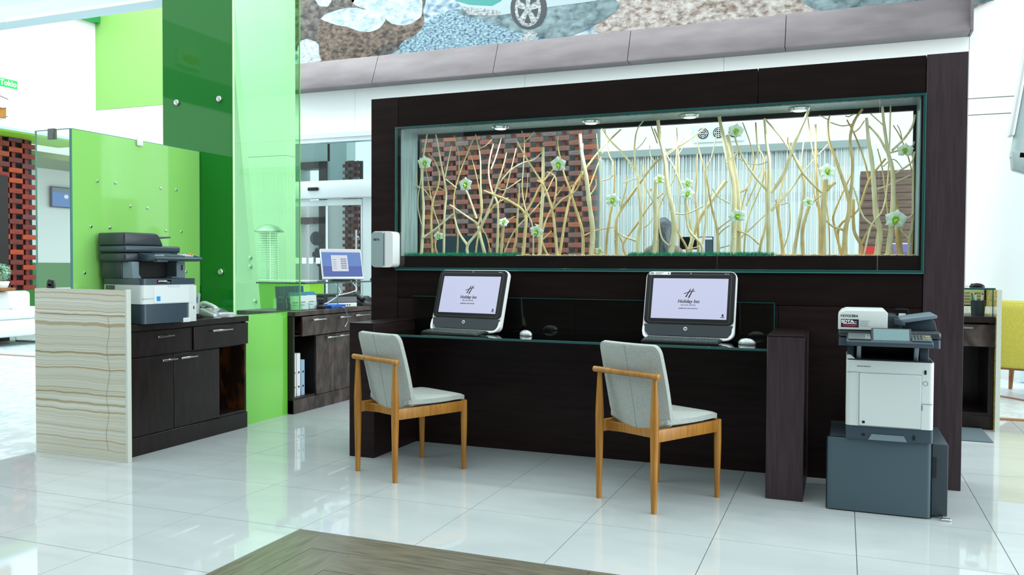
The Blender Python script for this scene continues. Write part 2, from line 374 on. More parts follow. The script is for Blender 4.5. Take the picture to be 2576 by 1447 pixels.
# ---- white pier wall seen through the green glass
wp = struct('wall_pier', 'white pier wall with a joint behind the green glass', 'wall', (-7.6, 9.0, 0))
B().box(-.95, .89, 0, .2, 0, 2.64).done('wall_face', WHITE, wp); B().box(-.95, .89, 0, .2, 2.645, 5.4).done('wall_face', WHITE, wp); B().box(-.94, .88, .02, .18, 2.63, 2.65).done('joint', GROUT, wp)
# ---- woven timber screens
def weave(name, label, origin, ex, nc, nr, cw, rh, seed, skip=lambda c, r_: False, BRICKS=BRICKS, HOLE=HOLE):
    """basket of red blocks: columns along ex, upright slats showing between"""
    rnd = random.Random(seed)
    root = thing(name, label, 'screen', origin)
    ang = math.atan2(ex[1], ex[0]); root.rotation_euler = (0, 0, ang)
    B().box(-.02, nc * cw + .02, .075, .10, 0, nr * rh).done('backing', HOLE, root)
    sb = B(); sb.box(-cw * .135, cw * .135, .0, .03, 0, nr * rh); slat = [sb.mesh('slat', BRICKS[2])]
    sb = B(); sb.box(-cw * .135, cw * .135, .0, .03, 0, nr * rh); slat.append(sb.mesh('slat', BRICKS[1]))
    bm_ = []
    for mt in BRICKS:
        q = B(); q.box(-cw * .5 - .004, cw * .5 + .004, -.03, .012, .003, rh - .003); bm_.append(q.mesh('block', mt))
    for c in range(nc):
        link('slat', slat[rnd.random() < .6], root, ((c + .5) * cw, .02, 0))
        for r_ in range(nr):
            if (r_ + c) % 2 or skip(c, r_): continue
            link('block', rnd.choice([bm_[0], bm_[0], bm_[1], bm_[1], bm_[2], bm_[3]]), root, ((c + .5) * cw, rnd.uniform(-.006, .006), r_ * rh))
    return root
# runs along +Y on the left (faces +X): local x -> +Y, local -y faces +X
weave('timber_screen', 'woven red timber block screen under the lime soffit', (-12.4, 8.795, .80), (0, 1), 5, 30, .228, .082, 3)
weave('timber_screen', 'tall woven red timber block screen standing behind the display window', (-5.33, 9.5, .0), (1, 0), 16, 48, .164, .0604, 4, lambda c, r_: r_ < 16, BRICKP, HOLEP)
tag(B().box(-12.34, -12.30, 8.3, 9.40, 0, 2.62).done('dark_door', mat('near_black_brown', srgb(28, 20, 20), .5)), 'near black door leaf beside the woven screen of the lounge', 'door')

# ---- mural
mu = thing('mural', 'large backlit photo mural of rocks and a white car above the lobby', 'mural', (-3.2, 10.7, 3.83))
def pm(x, y, d=0): v = onY(x, y, 10.66 - d); return (v.x + 3.2, v.y - 10.7, v.z - 3.83)
x0, x1 = -5.9, 4.47
fbm = B()
fs = [x0, onY(948, 180, 10.6).x + 3.2, onY(1250, 150, 10.6).x + 3.2, onY(1585, 120, 10.6).x + 3.2, onY(1977, 85, 10.6).x + 3.2, x1]
for a, b_ in zip(fs, fs[1:]):
    q = B(); q.prism([(-.24, .0), (-.01, .0), (-.01, .44), (-.06, .44), (-.24, .02)], 0, a + .004, b_ - .004); q.done('frame_board', TAUPE, mu)
B().box(x1 - .01, x1 + .02, -.24, -.0, 0, 2.2).done('frame_side', TAUPE, mu)
B().box(x0, x1, -.04, -.01, .40, 2.3).done('print', pebble('print_sparkling_water', srgb(70, 130, 170), srgb(226, 244, 250), 5), mu)
jit = random.Random(5)
def blob(name, pts, mt, d, smooth=None):
    if smooth is None: smooth = len(pts) < 20 and mt.name.startswith(('print_dark_rock', 'print_pale', 'print_brown', 'print_tan', 'print_wet', 'print_blue'))
    if smooth:      # soften traced outlines of stones and water
        n = len(pts); out = []
        for i in range(n):
            p0, p1, p2, p3 = (Vector(pts[(i + k) % n]) for k in (-1, 0, 1, 2))
            for k in range(4):
                t = k / 4
                v = p1.lerp(p2, t) + ((p1 - p0).normalized() - (p3 - p2).normalized()) * (p2 - p1).length * .09 * 4 * t * (1 - t)
                out.append((v.x + jit.uniform(-1.2, 1.2), v.y + jit.uniform(-1, 1)))
        pts = out
    q = B(); P = [pm(x, y, d) for x, y in pts]; q.face(P); o = q.done(name, mt, mu); return o
rock = pebble('print_dark_rock', srgb(48, 48, 50), srgb(128, 122, 116), 7); rocktop = pebble('print_pale_rock', srgb(176, 204, 218), srgb(226, 242, 250), 6)
rockb = pebble('print_brown_rock', srgb(66, 56, 50), srgb(150, 132, 118), 9); foam = pebble('print_pale_stone', srgb(190, 206, 216), srgb(240, 248, 250), 10); brown = pebble('print_tan_shore', srgb(150, 128, 112), srgb(226, 220, 216), 8)
grey = pebble('print_wet_road', srgb(96, 120, 128), srgb(160, 184, 190), 5); blue = pebble('print_blue_weed', srgb(30, 84, 120), srgb(190, 226, 240), 16)
blob('print_shape', [(1500, -60), (2500, -60), (2500, 0), (2240, 20), (1900, 55), (1640, 80), (1500, 80)], brown, .002)
blob('print_shape', [(1980, -60), (2500, -60), (2500, 0), (2360, 0), (2080, 30), (2030, 12)], grey, .003)
blob('print_shape', [(1000, 140), (1040, 80), (1180, 20), (1300, 60), (1360, 90), (1300, 120), (1180, 125)], blue, .003)
blob('print_shape', [(1150, 30), (1420, -20), (1560, 10), (1500, 60), (1380, 95), (1250, 60)], grey, .004)
blob('print_shape', [(757, -60), (1060, -60), (1060, 40), (1010, 120), (900, 146), (757, 150)], rock, .003)
blob('print_shape', [(757, 102), (790, 104), (800, 110), (812, 150), (757, 160)], foam, .004)
blob('print_shape', [(880, -60), (1040, -60), (1064, 30), (1062, 70), (1000, 105), (965, 110), (975, 60), (910, 30), (880, 10)], rockb, .004)
blob('print_shape', [(880, -60), (1020, -60), (1062, 34), (1050, 50), (985, 60), (970, 45), (915, 22), (882, 2)], rocktop, .005)
blob('print_shape', [(808, 45), (880, 70), (955, 78), (970, 50), (968, 100), (905, 148), (812, 154), (803, 110)], rockb, .006)
blob('print_shape', [(808, 47), (878, 20), (912, 24), (970, 44), (955, 70), (915, 80), (875, 68)], rocktop, .007)
blob('print_shape', [(757, -60), (880, -60), (880, 22), (830, 32), (800, 40), (757, 36)], rock, .005)
blob('print_shape', [(795, -20), (830, -20), (828, 12), (812, 16), (798, 8)], rocktop, .006)
carw = mat('print_car_white', srgb(150, 166, 172), .4); carg = mat('print_car_grille', srgb(46, 128, 124), .4); dk = mat('print_dark_tyre', srgb(50, 56, 60), .5); chm = pebble('print_chrome', srgb(120, 130, 136), srgb(232, 238, 240), 14)
blob('print_shape', [(1146, -60), (1500, -60), (1500, 2), (1380, 18), (1260, 38), (1195, 38), (1165, 22), (1146, 0)], carw, .006)
blob('print_shape', [(1140, -60), (1235, -60), (1262, 2), (1238, 15), (1180, 12), (1146, 2)], carg, .007)
blob('print_shape', [(1160, 16), (1238, 24), (1262, 30), (1250, 40), (1180, 38)], chm, .007)
def disc(cx, cy, rx, ry, mt, d, n=28): blob('print_shape', [(cx + rx * math.cos(2 * math.pi * k / n), cy - ry * math.sin(2 * math.pi * k / n)) for k in range(n)], mt, d)
disc(1330, 20, 46, 54, dk, .008); disc(1328, 22, 33, 45, chm, .009); disc(1328, 22, 26, 37, dk, .010)
for k in range(5):
    a = k * 2 * math.pi / 5 + .3; c, s_ = math.cos(a), math.sin(a)
    blob('print_shape', [(1328 - 4 * s_, 22 - 5 * c), (1328 + 28 * c - 8 * s_, 22 - 40 * s_ - 10 * c), (1328 + 28 * c + 8 * s_, 22 - 40 * s_ + 10 * c), (1328 + 4 * s_, 22 + 5 * c)], chm, .011)
disc(1328, 22, 7, 9, chm, .012)
blob('print_shape', [(1305, 105), (1318, 84), (1338, 78), (1352, 84), (1346, 96), (1330, 106)], chm, .005)
# ================================================================ glass entrance
dr = struct('door_1', 'automatic sliding glass entrance door with aluminium header and transom', 'door', (-7.2, 10.7, 0))
B().box(-.80, .80, -.03, .12, 3.07, 3.14).box(-.80, .80, -.05, .12, 3.13, 3.20).box(-.80, .80, .0, .1, 2.45, 2.50).done('transom_frame', ALU, dr)
B().box(-.80, .80, .03, .042, 2.50, 3.07).done('transom_pane', glass('transom_glass', (.66, .80, .80)), dr)
hd = B().box(-.80, .80, -.12, .1, 2.23, 2.45, .008).done('door_header', ALU, dr)
B().box(-.28, -.10, -.15, -.12, 2.34, 2.39, .008).done('motion_sensor', BLACKP, hd)
for a, b_, yy in ((-.77, -.03, .0), (-.03, .60, -.03)):
    lf = B().box(a, b_ - .01, yy, yy + .03, 2.12, 2.21, .006).box(a, b_ - .01, yy, yy + .03, 0, .09).box(b_ - .03, b_ - .012, yy, yy + .03, .09, 2.12).done('door_leaf', ALU, dr)
    B().box(a, b_ - .03, yy + .01, yy + .02, .09, 2.12).done('leaf_pane', CLEAR, lf)
    x = a + .03
    while x < b_ - .1:
        B().box(x, x + .075, yy + .002, yy + .009, 1.25, 1.34).done('glass_marker', WHITE, lf); x += .125
hl = B(); hl.tube([(.53, -.09, .55), (.53, -.09, 1.75)], .014, 10).cyl((.53, -.09, 1.65), (.53, -.02, 1.65), .01).cyl((.53, -.09, .65), (.53, -.02, .65), .01); hl.done('pull_handle', STEEL, dr)
B().box(.60, .80, -.02, .1, 0, 2.23).done('door_jamb', ALU, dr)
B().box(-.83, -.77, -.02, .1, 0, 2.23).done('door_jamb', ALU, dr)
# outside the entrance
def px13(x, y=600, Y=13.2): return onY(x, y, Y)
pw = thing('porch_wall', 'pale porch wall with a dark framed opening outside the entrance', 'wall', (px13(835).x, 13.2, 0))
ox = px13(835).x; wx = lambda x: px13(x).x - ox
B().box(wx(700), wx(757), 0, .3, 0, 3.9).box(wx(778), wx(806), 0, .3, 0, 2.35).box(wx(757), wx(830), 0, .3, 3.15, 3.9).box(wx(824), wx(872), 0, .3, 0, 3.9).done('wall_face', mat('porch_grey_white', (.62, .66, .66), .7), pw)
B().box(wx(757), wx(824), -.05, .2, 2.0, 2.12).box(wx(806), wx(824), -.05, .2, 0, 3.15).box(wx(757), wx(824), -.05, .2, 3.02, 3.15).done('dark_frame', mat('bronze_frame', srgb(62, 52, 52), .5), pw)
B().box(wx(757), wx(934) + .6, -1.2, -.9, 2.42, 2.62).done('canopy', mat('canopy_grey', (.55, .62, .64), .6), pw)
B().box(wx(778), wx(806), -.5, -.1, 0, .72).done('dark_console', BLACKP, pw)
for cy_, kind in ((600, 0), (640, 1), (655, 2)):
    c = onY(797 if kind < 2 else 803, cy_, 13.15); q = B(); c.x -= ox; c.y -= 13.2
    if kind == 0: q.lathe([(.13, 0), (.13, .03), (.05, .05)], 14, M=Matrix.Translation(c) @ Matrix.Rotation(R(90), 4, 'X'))
    else:
        for k in range(4): q.ball((c.x + .06 * math.cos(k * R(90)), c.y, c.z + .07 * math.sin(k * R(90))), .05, 8, 6, 0, (1, .4, 1))
        q.ball(c, .05, 8, 6, 0, (1, .5, 1))
    q.done('wall_ornament', mat('dark_iron', srgb(50, 56, 60), .6), pw)
wvp = weave('timber_screen', 'dark woven timber pillar outside the entrance door', (px13(876).x, 13.05, 0), (1, 0), 3, 52, .11, .06, 8, BRICKS=[BRICKS[3], BRICKS[0], BRICKP[0], BRICKP[3]])
def bush(name, label, c, rad, n, seed, col1, col2, leaf=.05, group=None, hgt=None):
    rnd = random.Random(seed); root = thing(name, label, 'plant', c)
    q = B()
    for k in range(n):
        v = Vector((rnd.gauss(0, 1), rnd.gauss(0, 1), rnd.gauss(0, 1))).normalized() * rnd.uniform(.75, 1)
        p = Vector((v.x * rad[0], v.y * rad[1], rad[2] + v.z * rad[2])); u = Vector((rnd.uniform(-1, 1), rnd.uniform(-1, 1), rnd.uniform(-1, 1))).normalized(); w = u.cross(v).normalized()
        s_ = leaf * rnd.uniform(.6, 1.2)
        q.face([p - u * s_, p + w * s_ * .5, p + u * s_, p - w * s_ * .5], k % 2)
    o = q.done('foliage', [mat(name + '_leaf_a', col1, .6), mat(name + '_leaf_b', col2, .6)], root); o['kind'] = 'stuff'
    B().tube([(0, 0, 0), (0, 0, rad[2])], .03, 7).done('stem', WALNUT, root)
    return root
c = px13(770, 660, 15.5); bush('shrub', 'leafy green shrub outside the glass entrance beside the porch wall', (c.x, 15.5, 0), (.45, .4, .85), 900, 1, srgb(80, 140, 60), srgb(140, 180, 96), .07)
c = px13(922, 650, 15.0); bush('shrub', 'bright green bush outside behind the entrance pull handle', (c.x, 15.0, 0), (.4, .4, .85), 900, 2, srgb(60, 120, 34), srgb(130, 180, 70), .07)
c = onX(2, 700, -12.0); bush('potted_plant', 'small pale clipped ball plant in front of the woven lounge screen', (c.x, c.y, .95), (.14, .14, .14), 700, 5, srgb(110, 160, 130), srgb(170, 206, 180), .022)
pp = B().lathe([(.09, 0), (.12, .12), (.12, .14), (.10, .14)], 16).done('planter', WHITE); pp.location = (c.x, c.y, .86); pp.scale = (1, 1, .7)
tag(pp, 'small white planter under the clipped ball plant', 'planter')
tag(B().box(-12.29, -11.86, c.y - .6, c.y + .14, .815, .86, .01).box(-12.29, -12.25, c.y - .6, c.y + .14, .0, .82).done('wall_shelf', WALNUT), 'low brown shelf carrying the clipped ball plant', 'shelf')

# patio heater behind the green glass; leaning fin shape stands in for a reflection
c = onY(676, 640, 8.6)
ph = thing('patio_heater', 'tall slim patio heater with round cap standing behind the green glass pier', 'heater', (c.x, 8.6, 0)); ph.scale = (.62, .62, .95)
B().lathe([(.02, 1.80), (.30, 1.72), (.31, 1.735), (.18, 1.80), (.03, 1.83)], 24).done('cap', STEEL, ph)
for k in range(4):
    a = R(45 + 90 * k); B().tube([(.2 * math.cos(a), .2 * math.sin(a), 0), (.17 * math.cos(a), .17 * math.sin(a), 1.74)], .014, 6).done('post', STEEL, ph)
q = B()
for k in range(26): z = .95 + k * .03; q.tube([(.19 * math.cos(t), .19 * math.sin(t), z) for t in [2 * math.pi * i / 12 for i in range(13)]], .004, 4)
q.done('guard', STEEL, ph)
B().cyl((0, 0, 1.0), (0, 0, 1.72), .045, .045, 12).done('glass_tube', CLEAR, ph); B().box(-.22, .22, -.22, .22, 0, .85, .02).done('heater_base', SOFTWHITE, ph)
p0, p1 = onY(592, 300, 7.6), onY(640, 790, 7.6)
st = thing('leaning_strut', 'shape standing in for a leaning bolted fin reflected in the green glass pier', 'strut', (p1.x, 7.6, 0))
d = p0 - p1
B().prism([(.12, 0 + 0), (-.42, 0), (-.42 + d.x * 1.9, p1.z + d.z * 1.9), (d.x * 1.9 + .12, p1.z + d.z * 1.9)][::-1], 1, -.05, .05).done('fin', SOFTWHITE, st)
for yb in (650, 672, 760): v = onY(628 if yb < 700 else 640, yb, 7.5); B().lathe([(.03, 0), (.03, .015), (.015, .03)], 12, M=Matrix.Translation((v.x - p1.x - .03, -.05, v.z)) @ Matrix.Rotation(R(90), 4, 'X')).done('bolt', STEEL, st)
gl = thing('guest_counter', 'low lime green counter front behind the green glass pier', 'counter', (-6.25, 7.9, 0))
B().box(-.26, .6, 0, .4, 0, 1.03, .01).done('body', LIME, gl); B().box(-.28, .62, -.02, .42, 1.03, 1.05, .004).done('top', SOFTWHITE, gl)

# ================================================================ dark timber partition with display window
YP = 5.16
pt = struct('wall_partition', 'dark stained timber partition with a long glazed display opening', 'wall', (-1.25, YP, 0))
ox = -1.25
def pbx(name, x0, x1, y0, y1, z0, z1, mt, bev=.002): return B().box(x0 - ox, x1 - ox, y0, y1, z0, z1, bev, 1).done(name, mt, pt)
OL, OR_, OB, OT, YB = -2.885, .388, 1.293, 2.178, .275
pbx('left_post', -3.12, -2.908, 0, YB, 0, 2.40, DARKWOOD)
pbx('right_post', .412, .615, -.004, YB, 0, 2.402, DARKWOODV)
pbx('top_panel', -2.905, -.487, 0, YB, OT, 2.40, DARKWOODH); pbx('top_panel', -.483, .409, 0, YB, OT, 2.40, DARKWOODH)
pbx('sill_panel', -2.905, .409, 0, YB, 1.003, OB, DARKWOODH)
pbx('jamb_block', -2.905, OL, 0, YB, OB, OT, DARKWOOD); pbx('jamb_block', OR_, .409, 0, YB, OB, OT, DARKWOOD)
pbx('lower_panel', -2.905, -.357, .002, YB, 0, 1.0, DARKWOOD); pbx('lower_panel', -.353, .409, .002, YB, 0, 1.0, DARKWOOD)
JAMB = grain('grey_reveal_laminate', srgb(126, 146, 146), srgb(160, 178, 178), 4, (14, 14, 1), .3, .5, 6)
pbx('reveal_side', OL, OL + .006, .006, YB - .03, OB, OT, JAMB, 0); pbx('reveal_side', OR_ - .006, OR_, .006, YB - .03, OB, OT, JAMB, 0); pbx('reveal_soffit', OL + .006, OR_ - .006, .006, YB - .03, OT - .006, OT, JAMB, 0)
pbx('back_frame', OL, OR_, YB - .03, YB, OT - .035, OT, BLACKP, 0); pbx('back_frame', OL, OL + .022, YB - .03, YB, OB, OT - .035, BLACKP, 0); pbx('back_frame', OR_ - .022, OR_, YB - .03, YB, OB, OT - .035, BLACKP, 0)
dg = B(); dg.box(-2.915 - ox, .410 - ox, -.016, -.004, 1.197, 2.19); dgo = dg.done('display_glass', DISPGLASS, pt)
gr = B()
for a in ((-2.915, .410, 1.197, 1.212), (-2.915, .410, 2.178, 2.190), (-2.915, -2.903, 1.212, 2.178), (.398, .410, 1.212, 2.178)): gr.box(a[0] - ox, a[1] - ox, -.018, -.0025, a[2], a[3], .001, 1)
gr.done('glass_rim', TEALD, pt)
gr = B()
for a in ((-2.917, .412, 1.193, 1.198), (-2.917, -2.914, 1.197, 2.190), (.409, .412, 1.197, 2.19)): gr.box(a[0] - ox, a[1] - ox, -.019, -.002, a[2], a[3])
gr.done('glass_polished_edge', TEAL, pt)
# recessed downlights of the case
for i, (x, y) in enumerate(((1247, 316), (1478, 302), (1730, 287), (2010, 269))):
    v = onZ(x, y, OT - .015)
    d_ = thing('downlight', ['first', 'second', 'third', 'fourth'][i] + ' round chrome downlight from the grey reveal in the display soffit', 'lamp', (v.x, min(max(v.y, 5.26), 5.34), OT - .006), 0, 'downlights over the branch display')
    B().lathe([(.058, 0), (.062, -.006), (.055, -.018), (.04, -.02), (.04, -.004)], 24).done('trim_ring', CHROME, d_)
    B().lathe([(.038, -.004), (.036, -.012), (.001, -.015)], 20).done('lens', screen_mat('lit_lens%d' % i, (1, .97, .9, 1), 1.6), d_)
    pl = bpy.data.lights.new('downlight_bulb', 'SPOT'); pl.energy = 10; pl.spot_size = R(130); pl.spot_blend = .6; pl.shadow_soft_size = .03; pl.color = (1, .96, .86)
    po_ = bpy.data.objects.new('downlight_bulb', pl); COL.objects.link(po_); po_.parent = d_; po_.location = (0, 0, -.03)
# ---- grass and chips in the planter
def grassbed(name, label, x0, x1, seed, n):
    rnd = random.Random(seed); q = B()
    for k in range(n):
        x = rnd.uniform(x0, x1); y = rnd.uniform(5.20, 5.38); h = rnd.uniform(.012, .032); w = .0016; lean = rnd.uniform(-.012, .012)
        a = rnd.uniform(0, 3.14); dx, dy = w * math.cos(a), w * math.sin(a)
        q.face([(x - dx, y - dy, OB), (x + dx, y + dy, OB), (x + lean, y + rnd.uniform(-.006, .006), OB + h)])
    q.box(x0, x1, 5.20, 5.38, OB, OB + .004)
    tag(q.done(name, GRASS), label, 'grass', kind='stuff')
def xs(px): return onY(px, 643, 5.3).x
grassbed('artificial_grass', 'strip of dark green artificial grass at the slim branches by the grey reveal', xs(1030), xs(1310), 1, 5200)
grassbed('artificial_grass', 'long strip of dark green artificial grass under the middle branches', xs(1588), xs(1948), 2, 6600)
def chips(name, label, x0, x1, seed, n):
    rnd = random.Random(seed); q = B()
    for k in range(n):
        x = rnd.uniform(x0, x1); y = rnd.uniform(5.20, 5.38); s_ = rnd.uniform(.004, .011); a = rnd.uniform(0, 3.14)
        M_ = Matrix.Translation((x, y, OB + s_ * .5)) @ Matrix.Rotation(a, 4, 'Z') @ Matrix.Rotation(rnd.uniform(-.5, .5), 4, 'X')
        q.box(-s_, s_, -s_ * .6, s_ * .6, -s_ * .35, s_ * .35, M=M_)
    tag(q.done(name, CHIPS), label, 'chips', kind='stuff')
chips('bark_chips', 'pale bark chips between the two strips of artificial grass', xs(1312), xs(1585), 3, 420)
chips('bark_chips', 'pale bark chips around the thick branches near the lighter post', xs(1950), xs(2308), 4, 620)
# ================================================================ peeled branches
ZA = (980, 280, .2902); ZB = (1380, 260, .304); ZC = (1800, 220, .3318)
